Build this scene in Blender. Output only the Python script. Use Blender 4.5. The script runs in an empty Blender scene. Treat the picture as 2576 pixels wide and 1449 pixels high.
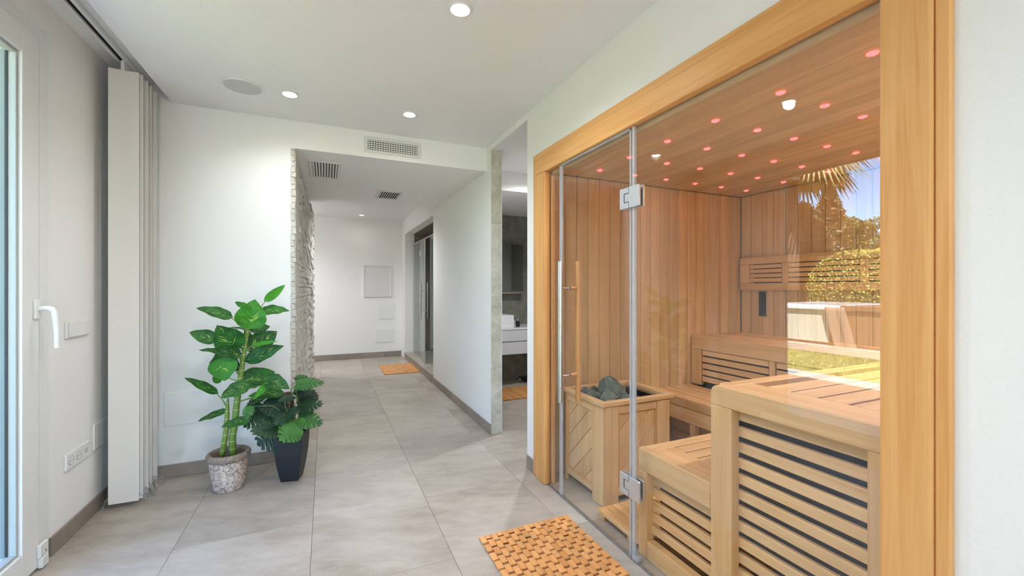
import bpy, bmesh, math, random
from mathutils import Vector, Matrix, noise
random.seed(7)
# ------------------------------------------------------------------ camera
F, CX, CY, H = 1050.0, 1288.0, 724.5, 1.24
YAW = math.atan2(469, F)
SN, CS = math.sin(YAW), math.cos(YAW)
sc = bpy.context.scene
col = sc.collection
cd = bpy.data.cameras.new('camera'); cam = bpy.data.objects.new('camera', cd); col.objects.link(cam)
cd.sensor_width = 36; cd.lens = 36 * F / 2576; cd.clip_start = .02; cd.clip_end = 300
cam.location = (0, 0, H); cam.rotation_euler = (math.pi / 2, 0, -YAW)
sc.camera = cam
# ------------------------------------------------------------------ light
sc.view_settings.view_transform = 'Standard'; sc.view_settings.look = 'None'
sc.view_settings.gamma = 1; sc.view_settings.use_curve_mapping = False
sc.view_settings.exposure = 1.8
SUN_EL, SUN_DIR = math.radians(55), Vector((.56, -.60, .0))
SUN_DIR.normalize(); SUN_DIR = Vector((SUN_DIR.x * math.cos(SUN_EL), SUN_DIR.y * math.cos(SUN_EL), math.sin(SUN_EL)))
w = bpy.data.worlds.new('world'); sc.world = w; w.use_nodes = True
wn = w.node_tree.nodes; wl = w.node_tree.links
bg = wn['Background']
sky = wn.new('ShaderNodeTexSky'); sky.sky_type = 'NISHITA'; sky.sun_disc = False
sky.sun_elevation = SUN_EL; sky.sun_rotation = math.atan2(SUN_DIR.x, SUN_DIR.y)
sky.altitude = 800; sky.air_density = 1.0; sky.dust_density = .15; sky.ozone_density = 1.0
wm = wn.new('ShaderNodeMix'); wm.data_type = 'RGBA'; wm.blend_type = 'MULTIPLY'; wm.inputs[0].default_value = 1; wm.inputs[7].default_value = (.78, .96, 1.16, 1)
wl.new(sky.outputs[0], wm.inputs[6]); wl.new(wm.outputs[2], bg.inputs[0]); bg.inputs[1].default_value = 0.51
sd = bpy.data.lights.new('sun', 'SUN'); sd.energy = 24; sd.angle = .009; sd.color = (1, .985, .97)
so = bpy.data.objects.new('sun', sd); col.objects.link(so)
so.rotation_euler = SUN_DIR.to_track_quat('Z', 'Y').to_euler(); so.location = (-4, 4, 8)
DOWNLIGHT_W, SAUNA_W, HALL_W = 11.5, 10.0, 25.0
# portals mark the two glazed openings for sampling the daylight
for n_, loc, rot, sx_, sy_ in (('daylight_portal', (-1.36, 1.97, 1.2), (0, -math.pi / 2, 0), 2.3, 1.25), ('daylight_portal', (.50, -3.62, 1.25), (math.pi / 2, 0, 0), 1.1, 2.2)):
    pd = bpy.data.lights.new(n_, 'AREA'); pd.shape = 'RECTANGLE'; pd.size = sx_; pd.size_y = sy_; pd.cycles.is_portal = True
    po = bpy.data.objects.new(n_, pd); col.objects.link(po); po.location = loc; po.rotation_euler = rot


# ------------------------------------------------------------------ pixel helpers (2576 x 1449)
def ray(u, v):
    dx = (u - CX) / F; dz = (CY - v) / F
    return Vector((SN + dx * CS, CS - dx * SN, dz))
def on_z(u, v, z):
    d = ray(u, v); t = (z - H) / d.z; return Vector((d.x * t, d.y * t, z))
def on_y(u, v, y):
    d = ray(u, v); t = y / d.y; return Vector((d.x * t, y, H + d.z * t))
def on_x(u, v, x):
    d = ray(u, v); t = x / d.x; return Vector((x, d.y * t, H + d.z * t))


# ------------------------------------------------------------------ materials
def lin(r, g, b):
    f = lambda c: (c / 255 / 12.92) if c / 255 <= .04045 else ((c / 255 + .055) / 1.055) ** 2.4
    return (f(r), f(g), f(b), 1)
class N:
    def __init__(s, name):
        s.m = bpy.data.materials.new(name); s.m.use_nodes = True
        s.n = s.m.node_tree.nodes; s.l = s.m.node_tree.links; s.p = s.n['Principled BSDF']
        s.out = s.n['Material Output']
    def new(s, t, **k):
        n = s.n.new(t)
        for a, b in k.items(): setattr(n, a, b)
        return n
    def link(s, a, b): s.l.new(a, b)
    def coords(s, scale, jitter=7.0, kind='Object'):
        tc = s.new('ShaderNodeTexCoord'); mp = s.new('ShaderNodeMapping')
        s.link(tc.outputs[kind], mp.inputs[0]); mp.inputs['Scale'].default_value = scale
        if jitter:
            oi = s.new('ShaderNodeObjectInfo'); mu = s.new('ShaderNodeMath', operation='MULTIPLY')
            s.link(oi.outputs['Random'], mu.inputs[0]); mu.inputs[1].default_value = jitter * 10
            cb = s.new('ShaderNodeCombineXYZ')
            for i in range(3): s.link(mu.outputs[0], cb.inputs[i])
            s.link(cb.outputs[0], mp.inputs['Location'])
        return mp.outputs[0]
    def noise(s, vec, scale, detail=4, rough=.55, dist=0):
        n = s.new('ShaderNodeTexNoise'); s.link(vec, n.inputs['Vector'])
        n.inputs['Scale'].default_value = scale; n.inputs['Detail'].default_value = detail
        n.inputs['Roughness'].default_value = rough; n.inputs['Distortion'].default_value = dist
        return n.outputs['Fac']
    def ramp(s, fac, stops):
        r = s.new('ShaderNodeValToRGB'); s.link(fac, r.inputs[0])
        e = r.color_ramp.elements
        while len(e) < len(stops): e.new(.5)
        for q, (p, c) in zip(e, stops): q.position = p; q.color = c
        return r.outputs[0]
    def mix(s, fac, a, b, mode='MIX'):
        m = s.new('ShaderNodeMix', data_type='RGBA', blend_type=mode)
        for sock, val in ((m.inputs[0], fac), (m.inputs[6], a), (m.inputs[7], b)):
            if hasattr(val, 'is_linked'): s.link(val, sock)
            else: sock.default_value = val
        return m.outputs[2]
    def bump(s, h, strength, dist=.002):
        b = s.new('ShaderNodeBump'); s.link(h, b.inputs['Height'])
        b.inputs['Strength'].default_value = strength; b.inputs['Distance'].default_value = dist
        s.link(b.outputs[0], s.p.inputs['Normal'])
    def setp(s, **k):
        for a, b in k.items(): s.p.inputs[a.replace('_', ' ')].default_value = b
M = {}
def plain(name, rgb, rough=.5, metal=0, spec=.5, bump=0, bscale=60):
    a = N(name); a.setp(Base_Color=lin(*rgb), Roughness=rough, Metallic=metal)
    a.p.inputs['Specular IOR Level'].default_value = spec
    v = a.coords((1, 1, 1), 3)
    nz = a.noise(v, bscale, 3)
    c = a.ramp(nz, [(.3, lin(*[q * .985 for q in rgb])), (.7, lin(*rgb))])
    a.link(c, a.p.inputs['Base Color'])
    if bump: a.bump(nz, bump, .001)
    M[name] = a.m; return a.m
def emit(name, rgb, strength):
    a = N(name); a.setp(Base_Color=lin(*rgb), Emission_Color=lin(*rgb), Emission_Strength=strength); M[name] = a.m
def wood(name, axis, dark, mid, light, var=.18, rough=.5, gs=1.0):
    a = N(name)
    sc_ = [16 * gs] * 3; sc_[axis] = .9 * gs
    v = a.coords(tuple(sc_), 9)
    big = a.noise(v, 1.2, 3, .5, .6)
    sc2 = [150] * 3; sc2[axis] = 3.5
    v2 = a.coords(tuple(sc2), 9)
    fine = a.noise(v2, 1.0, 3, .6)
    # growth-ring bands drawn out along the grain
    mu = a.new('ShaderNodeMath', operation='MULTIPLY'); a.link(big, mu.inputs[0]); mu.inputs[1].default_value = 26
    si = a.new('ShaderNodeMath', operation='SINE'); a.link(mu.outputs[0], si.inputs[0])
    mr = a.new('ShaderNodeMapRange'); a.link(si.outputs[0], mr.inputs[0]); mr.inputs[1].default_value = -1; mr.inputs[2].default_value = 1
    c1 = a.ramp(big, [(.25, lin(*dark)), (.5, lin(*mid)), (.75, lin(*light))])
    c2 = a.mix(.13, c1, a.ramp(mr.outputs[0], [(.0, lin(*dark)), (1, lin(*light))]))
    c3 = a.mix(.22, c2, a.ramp(fine, [(.35, lin(*dark)), (.6, lin(*light))]))
    oi = a.new('ShaderNodeObjectInfo')
    mr2 = a.new('ShaderNodeMapRange'); a.link(oi.outputs['Random'], mr2.inputs[0])
    mr2.inputs[3].default_value = 1 - var; mr2.inputs[4].default_value = 1 + var * .45
    cb = a.new('ShaderNodeCombineColor')
    for i in range(3): a.link(mr2.outputs[0], cb.inputs[i])
    c4 = a.mix(1.0, c3, cb.outputs[0], 'MULTIPLY')
    a.link(c4, a.p.inputs['Base Color'])
    a.setp(Roughness=rough); a.p.inputs['Specular IOR Level'].default_value = .35
    a.bump(fine, .12, .001)
    M[name] = a.m
for i, ax in enumerate('xyz'):
    wood('frame_wood_' + ax, i, (206, 142, 76), (224, 166, 100), (234, 184, 120), .05, .45)
    wood('bench_wood_' + ax, i, (208, 162, 106), (226, 184, 130), (238, 202, 154), .10, .5)
    wood('cedar_' + ax, i, (197, 162, 116), (216, 184, 138), (228, 199, 156), .16, .5)
    wood('heater_wood_' + ax, i, (204, 164, 112), (224, 186, 136), (234, 200, 154), .08, .5)
    wood('bamboo_' + ax, i, (206, 136, 74), (228, 164, 100), (240, 184, 122), .14, .5)
wood('plinth_brown', 1, (120, 84, 58), (140, 100, 70), (156, 116, 84), .05, .6)
plain('white_wall', (239, 238, 235), .75, spec=.2, bump=.02, bscale=180)
plain('white_ceiling', (241, 240, 238), .8, spec=.15)
plain('white_plastic', (232, 232, 230), .32, spec=.5)
plain('white_plastic_seam', (196, 195, 192), .5)
plain('blind_fabric', (226, 222, 215), .85, spec=.1, bump=.08, bscale=400)
plain('gasket_grey', (120, 126, 122), .6)
plain('bead_grey', (172, 176, 172), .5)
plain('gasket_dark', (52, 56, 54), .6)
plain('chrome', (215, 216, 218), .12, 1)
plain('brushed_steel', (198, 196, 192), .3, 1)
plain('bead_metal', (205, 205, 205), .25, 1)
plain('hinge_steel', (216, 220, 224), .38, .85)
plain('aluminium', (178, 178, 178), .4, 1)
plain('dark_gap', (38, 38, 38), .8, spec=.1)
plain('black_plastic', (16, 17, 18), .35)
plain('speaker_grille', (206, 209, 206), .8, spec=.1, bump=.2, bscale=900)
plain('vent_white', (222, 221, 217), .5)
plain('black_pot', (34, 37, 41), .45, spec=.4, bump=.15, bscale=240)
plain('soil', (30, 24, 20), .95, bump=.4, bscale=120)
plain('gravel', (58, 54, 54), .6, spec=.4)
plain('moss_pole', (72, 44, 30), .95, bump=.9, bscale=150)
plain('vanity_white', (214, 216, 220), .35)
plain('ceramic', (236, 238, 240), .12)
plain('black_metal', (24, 24, 24), .6, bump=.2, bscale=90)
plain('screen_dark', (30, 33, 38), .2)
plain('button_blue', (108, 122, 150), .4)
plain('concrete', (160, 157, 150), .8, spec=.2, bump=.2, bscale=25)
plain('added_wing', (176, 168, 140), .55)  # even tone of the added wing wall outside the door
plain('tub_cream', (206, 200, 180), .5)
plain('tub_white', (226, 228, 230), .3)
plain('tub_cover', (128, 92, 62), .7, bump=.1, bscale=200)
plain('towel', (150, 124, 104), .9, bump=.3, bscale=300)
plain('trunk', (96, 76, 56), .9, bump=.5, bscale=30)
emit('lamp_white', (255, 244, 225), 14)
emit('lamp_red', (255, 40, 44), 5)
emit('lamp_red_ring', (255, 84, 84), 1.2)
def tile_mat(name, a_, b_, c_, scale=1.0, rough=.42):
    a = N(name)
    tc = a.new('ShaderNodeTexCoord'); rt = a.new('ShaderNodeMapping'); a.link(tc.outputs['Object'], rt.inputs[0]); rt.inputs['Rotation'].default_value = (0, 0, .32)
    oi0 = a.new('ShaderNodeObjectInfo'); mu = a.new('ShaderNodeMath', operation='MULTIPLY'); a.link(oi0.outputs['Random'], mu.inputs[0]); mu.inputs[1].default_value = 90
    cbx = a.new('ShaderNodeCombineXYZ')
    for i in range(3): a.link(mu.outputs[0], cbx.inputs[i])
    def stretched(sx, sy, sz):
        m_ = a.new('ShaderNodeMapping'); a.link(rt.outputs[0], m_.inputs[0]); m_.inputs['Scale'].default_value = (sx * scale, sy * scale, sz * scale)
        a.link(cbx.outputs[0], m_.inputs['Location']); return m_.outputs[0]
    n1 = a.noise(stretched(.8, 1.5, 1.2), 1.5, 5, .55, .7)
    n2 = a.noise(stretched(2.6, 6.5, 4), 2.2, 9, .72, .35)
    n3 = a.noise(stretched(6, 10, 8), 30, 3, .6)
    c1 = a.ramp(n1, [(.36, lin(*a_)), (.5, lin(*b_)), (.64, lin(*c_))])
    c2 = a.mix(.42, c1, a.ramp(n2, [(.36, lin(*a_)), (.62, lin(*c_))]))
    c3 = a.mix(.18, c2, a.ramp(n3, [(.3, lin(*[q * .75 for q in a_])), (.6, lin(*c_))]))
    oi = a.new('ShaderNodeObjectInfo'); mr = a.new('ShaderNodeMapRange'); a.link(oi.outputs['Random'], mr.inputs[0])
    mr.inputs[3].default_value = .90; mr.inputs[4].default_value = 1.03
    cb = a.new('ShaderNodeCombineColor')
    for i in range(3): a.link(mr.outputs[0], cb.inputs[i])
    a.link(a.mix(1.0, c3, cb.outputs[0], 'MULTIPLY'), a.p.inputs['Base Color'])
    a.setp(Roughness=rough); a.p.inputs['Specular IOR Level'].default_value = .4
    a.bump(n2, .06, .002)
    M[name] = a.m
tile_mat('floor_tile', (150, 138, 123), (176, 166, 153), (195, 187, 176))
tile_mat('base_tile', (126, 114, 103), (146, 134, 122), (162, 151, 140))
plain('grout', (176, 170, 162), .9)
def marble(name, a_, b_, c_, rough=.35):
    a = N(name)
    v = a.coords((1, 1, 1), 9)
    n1 = a.noise(v, 6, 8, .65, .9)
    n2 = a.noise(v, 5, 6, .55, 1.2)
    c1 = a.ramp(n1, [(.28, lin(*a_)), (.5, lin(*b_)), (.72, lin(*c_))])
    vein = a.ramp(n2, [(.485, (0, 0, 0, 1)), (.5, (.22, .22, .22, 1)), (.515, (0, 0, 0, 1))])
    c2 = a.mix(vein, c1, lin(*[min(255, q * 1.16) for q in c_]))
    n3 = a.noise(v, 7, 6, .6, 1.5)
    vd = a.ramp(n3, [(.572, (0, 0, 0, 1)), (.582, (.35, .35, .35, 1)), (.592, (0, 0, 0, 1))])
    a.link(a.mix(vd, c2, lin(*[q * .55 for q in a_])), a.p.inputs['Base Color'])
    a.setp(Roughness=rough); M[name] = a.m
marble('grey_marble', (162, 158, 142), (190, 186, 170), (210, 207, 194))
marble('dark_marble', (102, 102, 92), (124, 124, 112), (146, 145, 132))
def split_stone():
    a = N('split_stone'); v = a.coords((1, 1, 1), 9)
    n1 = a.noise(v, 22, 6, .65, .6)
    c = a.ramp(n1, [(.3, lin(186, 180, 168)), (.55, lin(212, 207, 197)), (.8, lin(228, 224, 216))])
    oi = a.new('ShaderNodeObjectInfo')
    c = a.mix(.25, c, a.ramp(oi.outputs['Random'], [(0, lin(184, 177, 164)), (1, lin(226, 224, 216))]))
    a.link(c, a.p.inputs['Base Color']); a.setp(Roughness=.85)
    a.bump(n1, .6, .004); M['split_stone'] = a.m
split_stone()
def mosaic():
    a = N('dark_mosaic'); v = a.coords((1, 1, 1), 0)
    b = a.new('ShaderNodeTexBrick'); a.link(v, b.inputs[0]); b.offset = 0
    b.inputs['Scale'].default_value = 1; b.inputs['Brick Width'].default_value = .03; b.inputs['Row Height'].default_value = .03
    b.inputs['Mortar Size'].default_value = .002
    b.inputs['Color1'].default_value = lin(40, 38, 36); b.inputs['Color2'].default_value = lin(62, 56, 52)
    b.inputs['Mortar'].default_value = lin(22, 22, 22)
    a.link(b.outputs[0], a.p.inputs['Base Color']); a.setp(Roughness=.3); M['dark_mosaic'] = a.m
mosaic()
def pot_speckle():
    a = N('pot_speckle'); v = a.coords((1, 1, 1), 0)
    n1 = a.noise(v, 70, 4, .6, .8); n2 = a.noise(v, 14, 3)
    c = a.ramp(n1, [(.42, lin(134, 116, 104)), (.5, lin(190, 172, 158)), (.6, lin(226, 212, 200))])
    c = a.mix(.2, c, a.ramp(n2, [(.3, lin(160, 128, 112)), (.7, lin(214, 204, 196))]))
    a.link(c, a.p.inputs['Base Color']); a.setp(Roughness=.8); a.bump(n1, .7, .003); M['pot_speckle'] = a.m
    a = N('pot_rim'); v = a.coords((1, 1, 1), 0)
    n1 = a.noise(v, 60, 4, .6, .8)
    a.link(a.ramp(n1, [(.35, lin(120, 104, 90)), (.62, lin(152, 136, 122)), (.72, lin(206, 190, 176))]), a.p.inputs['Base Color'])
    a.setp(Roughness=.8); a.bump(n1, .5, .003); M['pot_rim'] = a.m
pot_speckle()
def rock():
    a = N('sauna_rock'); v = a.coords((1, 1, 1), 5)
    n1 = a.noise(v, 30, 6, .6, .5)
    a.link(a.ramp(n1, [(.3, lin(66, 78, 74)), (.55, lin(98, 114, 108)), (.75, lin(140, 154, 146))]), a.p.inputs['Base Color'])
    a.setp(Roughness=.85); a.bump(n1, .6, .004); M['sauna_rock'] = a.m
rock()
def glass(name, tint, base=.04):
    a = N(name); a.n.remove(a.p)
    tr = a.new('ShaderNodeBsdfTransparent'); tr.inputs[0].default_value = tint
    gl = a.new('ShaderNodeBsdfGlossy'); gl.inputs['Roughness'].default_value = 0; gl.inputs[0].default_value = (1, 1, 1, 1)
    lw = a.new('ShaderNodeLayerWeight'); lw.inputs[0].default_value = .5
    pw = a.new('ShaderNodeMath', operation='POWER'); a.link(lw.outputs['Facing'], pw.inputs[0]); pw.inputs[1].default_value = 5
    mr = a.new('ShaderNodeMapRange'); a.link(pw.outputs[0], mr.inputs[0]); mr.inputs[3].default_value = base; mr.inputs[4].default_value = 1
    mx = a.new('ShaderNodeMixShader'); a.link(mr.outputs[0], mx.inputs[0]); a.link(tr.outputs[0], mx.inputs[1]); a.link(gl.outputs[0], mx.inputs[2])
    a.link(mx.outputs[0], a.out.inputs[0]); M[name] = a.m
glass('clear_glass', (.985, .99, .985, 1), .045)
glass('door_glass', (.97, .985, .975, 1), .04)
glass('shower_glass', (.80, .86, .84, 1), .04)
def seal():
    a = N('clear_seal'); a.n.remove(a.p)
    tr = a.new('ShaderNodeBsdfTransparent'); tr.inputs[0].default_value = (.9, .93, .95, 1)
    p = a.new('ShaderNodeBsdfPrincipled'); p.inputs['Base Color'].default_value = lin(206, 208, 210); p.inputs['Roughness'].default_value = .2
    v = a.coords((1, 1, 1), 0); nz = a.noise(v, 12, 2)
    mr = a.new('ShaderNodeMapRange'); a.link(nz, mr.inputs[0]); mr.inputs[3].default_value = .45; mr.inputs[4].default_value = .6
    mx = a.new('ShaderNodeMixShader'); a.link(mr.outputs[0], mx.inputs[0]); a.link(tr.outputs[0], mx.inputs[1]); a.link(p.outputs[0], mx.inputs[2])
    a.link(mx.outputs[0], a.out.inputs[0]); M['clear_seal'] = a.m
seal()
def leaf_mat(name, base, light, streak, amount):
    a = N(name)
    tc = a.new('ShaderNodeTexCoord'); sp = a.new('ShaderNodeSeparateXYZ'); a.link(tc.outputs['UV'], sp.inputs[0])
    # streaks slanting off the midrib: noise over (v - |u - .5|) stretched along the side veins
    ab = a.new('ShaderNodeMath', operation='SUBTRACT'); a.link(sp.outputs[0], ab.inputs[0]); ab.inputs[1].default_value = .5
    ab2 = a.new('ShaderNodeMath', operation='ABSOLUTE'); a.link(ab.outputs[0], ab2.inputs[0])
    sh = a.new('ShaderNodeMath', operation='MULTIPLY_ADD'); a.link(ab2.outputs[0], sh.inputs[0]); sh.inputs[1].default_value = -.9; a.link(sp.outputs[1], sh.inputs[2])
    oi = a.new('ShaderNodeObjectInfo')
    r = a.new('ShaderNodeMath', operation='MULTIPLY'); a.link(oi.outputs['Random'], r.inputs[0]); r.inputs[1].default_value = 40
    cb = a.new('ShaderNodeCombineXYZ'); a.link(sh.outputs[0], cb.inputs[0]); a.link(ab.outputs[0], cb.inputs[1]); a.link(r.outputs[0], cb.inputs[2])
    mp = a.new('ShaderNodeMapping'); a.link(cb.outputs[0], mp.inputs[0]); mp.inputs['Scale'].default_value = (16, 3.2, 1)
    n1 = a.noise(mp.outputs[0], 1.3, 3, .6)
    near = a.new('ShaderNodeMapRange'); a.link(ab2.outputs[0], near.inputs[0]); near.inputs[1].default_value = .05; near.inputs[2].default_value = .38; near.inputs[3].default_value = 1; near.inputs[4].default_value = 0
    st = a.ramp(n1, [(.60 - amount, (0, 0, 0, 1)), (.66 - amount, (1, 1, 1, 1))])
    fm = a.new('ShaderNodeMath', operation='MULTIPLY'); a.link(st, fm.inputs[0]); a.link(near.outputs[0], fm.inputs[1])
    n2 = a.noise(a.coords((1, 1, 1), 5), 14, 2)
    c = a.ramp(n2, [(.3, lin(*base)), (.7, lin(*light))])
    tone = a.ramp(oi.outputs['Random'], [(0, (.72, .78, .8, 1)), (.5, (1, 1, 1, 1)), (1, (1.3, 1.3, .9, 1))])
    c = a.mix(1, c, tone, 'MULTIPLY')
    c = a.mix(fm.outputs[0], c, lin(*streak))
    a.link(c, a.p.inputs['Base Color']); a.setp(Roughness=.42)
    a.p.inputs['Specular IOR Level'].default_value = .3
    wv = a.new('ShaderNodeMath', operation='MULTIPLY'); a.link(sh.outputs[0], wv.inputs[0]); wv.inputs[1].default_value = 60
    sn = a.new('ShaderNodeMath', operation='SINE'); a.link(wv.outputs[0], sn.inputs[0])
    a.bump(sn.outputs[0], .35, .002)
    M[name] = a.m
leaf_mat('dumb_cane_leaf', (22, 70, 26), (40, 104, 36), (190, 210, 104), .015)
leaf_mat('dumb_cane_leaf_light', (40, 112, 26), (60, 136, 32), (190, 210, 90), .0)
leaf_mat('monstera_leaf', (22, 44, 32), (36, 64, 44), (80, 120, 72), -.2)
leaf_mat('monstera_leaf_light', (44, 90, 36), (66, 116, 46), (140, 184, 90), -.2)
def stem_mat():
    a = N('cane_stem'); v = a.coords((1, 1, 1), 0)
    wv = a.new('ShaderNodeTexWave', bands_direction='Z'); a.link(v, wv.inputs[0]); wv.inputs['Scale'].default_value = 6.5; wv.inputs['Distortion'].default_value = 1
    c = a.ramp(wv.outputs['Fac'], [(.0, lin(186, 186, 140)), (.08, lin(96, 132, 52)), (.6, lin(122, 152, 60)), (1, lin(104, 138, 56))])
    a.link(c, a.p.inputs['Base Color']); a.setp(Roughness=.45); M['cane_stem'] = a.m
stem_mat()
plain('petiole', (112, 146, 70), .5)
plain('monstera_stem', (84, 110, 58), .5)
def foliage(name, c1, c2, c3):
    a = N(name); g = a.new('ShaderNodeNewGeometry')
    c = a.ramp(g.outputs['Random Per Island'], [(0, lin(*c1)), (.5, lin(*c2)), (1, lin(*c3))])
    a.link(c, a.p.inputs['Base Color']); a.setp(Roughness=.6); M[name] = a.m
foliage('hedge_leaf', (112, 118, 42), (168, 166, 66), (214, 204, 104))
foliage('cypress_leaf', (62, 62, 34), (86, 80, 44), (112, 100, 56))
foliage('pine_leaf', (78, 86, 40), (108, 110, 52), (140, 134, 66))
foliage('palm_leaf', (98, 92, 52), (126, 114, 66), (150, 134, 84))
foliage('grass_blade', (110, 118, 46), (140, 144, 58), (172, 168, 80))
plain('hedge_core', (58, 58, 28), .9)
plain('lawn', (116, 120, 52), .9, bump=.6, bscale=60)


# ------------------------------------------------------------------ object helpers
ROOT = {}
def props(o, label=None, cat=None, group=None, kind=None):
    for k, v in (('label', label), ('category', cat), ('group', group), ('kind', kind)):
        if v: o[k] = v
    return o
def thing(name, label, cat, loc=(0, 0, 0), group=None, kind=None):
    o = bpy.data.objects.new(name, None); col.objects.link(o); o.location = loc
    o.empty_display_size = .05; ROOT[o.name] = Vector(loc)
    return props(o, label, cat, group, kind)
def origin_of(p):
    while p.parent: p = p.parent
    return Vector(p.location)
class MB:
    def __init__(s): s.v = []; s.f = []; s.uv = {}
    def add(s, vs, fs):
        b = len(s.v); s.v += [Vector(q) for q in vs]; s.f += [tuple(b + i for i in f) for f in fs]; return s
    def box(s, x0, x1, y0, y1, z0, z1):
        x0, x1 = sorted((x0, x1)); y0, y1 = sorted((y0, y1)); z0, z1 = sorted((z0, z1))
        return s.add([(x, y, z) for z in (z0, z1) for y in (y0, y1) for x in (x0, x1)],
                     [(0, 2, 3, 1), (4, 5, 7, 6), (0, 1, 5, 4), (2, 6, 7, 3), (0, 4, 6, 2), (1, 3, 7, 5)])
    def prism(s, pts, a, b, axis):
        # pts: 2D outline in the two other axes (in x,y,z order), extruded from a to b on axis
        def p3(q, d):
            q = list(q); q.insert(axis, d); return q
        n = len(pts)
        return s.add([p3(q, a) for q in pts] + [p3(q, b) for q in pts],
                     [tuple(range(n))[::-1], tuple(range(n, 2 * n))] + [(i, (i + 1) % n, n + (i + 1) % n, n + i) for i in range(n)])
    def tube(s, pts, r, n=8, caps=True):
        pts = [Vector(p) for p in pts]; rs = r if isinstance(r, (list, tuple)) else [r] * len(pts)
        vs = []; up = None
        for i, p in enumerate(pts):
            d = (pts[min(i + 1, len(pts) - 1)] - pts[max(i - 1, 0)]).normalized()
            if up is None: up = d.orthogonal().normalized()
            up = (up - d * up.dot(d)); up = up.normalized() if up.length > 1e-6 else d.orthogonal().normalized()
            sd_ = d.cross(up)
            for k in range(n):
                t = 2 * math.pi * k / n
                vs.append(p + (up * math.cos(t) + sd_ * math.sin(t)) * rs[i])
        fs = [(i * n + k, i * n + (k + 1) % n, (i + 1) * n + (k + 1) % n, (i + 1) * n + k) for i in range(len(pts) - 1) for k in range(n)]
        if caps: fs += [tuple(range(n))[::-1], tuple((len(pts) - 1) * n + k for k in range(n))]
        return s.add(vs, fs)
    def lathe(s, prof, c, n=32, close=False):
        vs = [(c[0] + r * math.cos(2 * math.pi * k / n), c[1] + r * math.sin(2 * math.pi * k / n), c[2] + z) for r, z in prof for k in range(n)]
        fs = [(i * n + k, i * n + (k + 1) % n, (i + 1) * n + (k + 1) % n, (i + 1) * n + k) for i in range(len(prof) - 1) for k in range(n)]
        m = (len(prof) - 1) * n
        if prof[0][0] > .013 and prof[-1][0] > .013 or prof[0][0] == prof[-1][0] > .005:   # an open ring: join its ends
            fs += [(m + k, m + (k + 1) % n, (k + 1) % n, k) for k in range(n)]
        else:
            if prof[0][0] < .013: fs.append(tuple(range(n))[::-1])
            if prof[-1][0] < .013: fs.append(tuple(m + k for k in range(n)))
        return s.add(vs, fs)
    def build(s, name, mat, parent=None, bevel=0, smooth=False, seg=1, label=None, cat=None, group=None, kind=None, at=None):
        o0 = origin_of(parent) if parent else Vector(at if at else (0, 0, 0))
        me = bpy.data.meshes.new(name)
        me.from_pydata([tuple(q - o0) for q in s.v], [], s.f)
        if s.uv:
            ul = me.uv_layers.new(name='UVMap')
            for lp in me.loops: ul.data[lp.index].uv = s.uv.get(lp.vertex_index, (0, 0))
        bm = bmesh.new(); bm.from_mesh(me)
        if not s.uv: bmesh.ops.recalc_face_normals(bm, faces=bm.faces)
        if bevel:
            es = [e for e in bm.edges if len(e.link_faces) == 2 and e.calc_face_angle(0) > .5]
            bmesh.ops.bevel(bm, geom=es, offset=bevel, segments=seg, affect='EDGES', profile=.6)
        if smooth:
            for fc in bm.faces: fc.smooth = True
        bm.to_mesh(me); bm.free()
        if smooth and smooth != 'all':
            me.set_sharp_from_angle(angle=math.radians(38))
        me.materials.append(M[mat])
        o = bpy.data.objects.new(name, me); col.objects.link(o)
        if parent: o.parent = parent
        else: o.location = o0
        return props(o, label, cat, group, kind)
def bx(name, mat, parent, *a, bevel=.002, **k): return MB().box(*a).build(name, mat, parent, bevel=bevel, **k)
def struct(name, mat, *a, bevel=0, **k): return MB().box(*a).build(name, mat, None, bevel=bevel, kind='structure', **k)
def copy_tree(o, parent=None):
    c = o.copy(); col.objects.link(c); c.parent = parent
    for ch in o.children: copy_tree(ch, c)
    return c
def clip(poly, nx, ny, d):
    # keep the side nx*x + ny*y <= d
    out = []
    for i in range(len(poly)):
        a, b = poly[i], poly[(i + 1) % len(poly)]
        fa, fb = nx * a[0] + ny * a[1] - d, nx * b[0] + ny * b[1] - d
        if fa <= 0: out.append(a)
        if (fa < 0 < fb) or (fb < 0 < fa):
            t = fa / (fa - fb); out.append((a[0] + (b[0] - a[0]) * t, a[1] + (b[1] - a[1]) * t))
    return out


# ================================================================== THE SETTING
XL, XR, YB, ZC, ZR, ZT = -1.165, 1.28, 3.41, 2.455, 2.55, 2.68
YN = -3.5
# floor: grout bed with single tiles 0.6 x 1.2 m in running bond
floor = struct('floor', 'grout', -2.2, 3.4, YN, 7.9, -.12, -.012, label='grey stone-look tiled floor', cat='floor')
k0 = -4
for k in range(-4, 6):
    xa = -.0615 + .6 * k; xb = xa + .6
    if xb < -2.0 or xa > 3.3: continue
    off = 2.46 if k % 2 == 1 else 3.06
    j = -5
    while off + 1.2 * j < 7.85:
        ya, yb_ = off + 1.2 * j, off + 1.2 * j + 1.2
        j += 1
        if yb_ < YN: continue
        x0, x1 = max(xa, -2.0), min(xb, 3.3); y0, y1 = max(ya, YN), min(yb_, 7.85)
        if x0 < -1.2 and y1 < 6.4: x0 = -1.2
        if x1 - x0 < .02 or y1 - y0 < .02: continue
        bx('tile', 'floor_tile', floor, x0 + .0008, x1 - .0008, y0 + .0008, y1 - .0008, -.012, 0, bevel=.0004)
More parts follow.
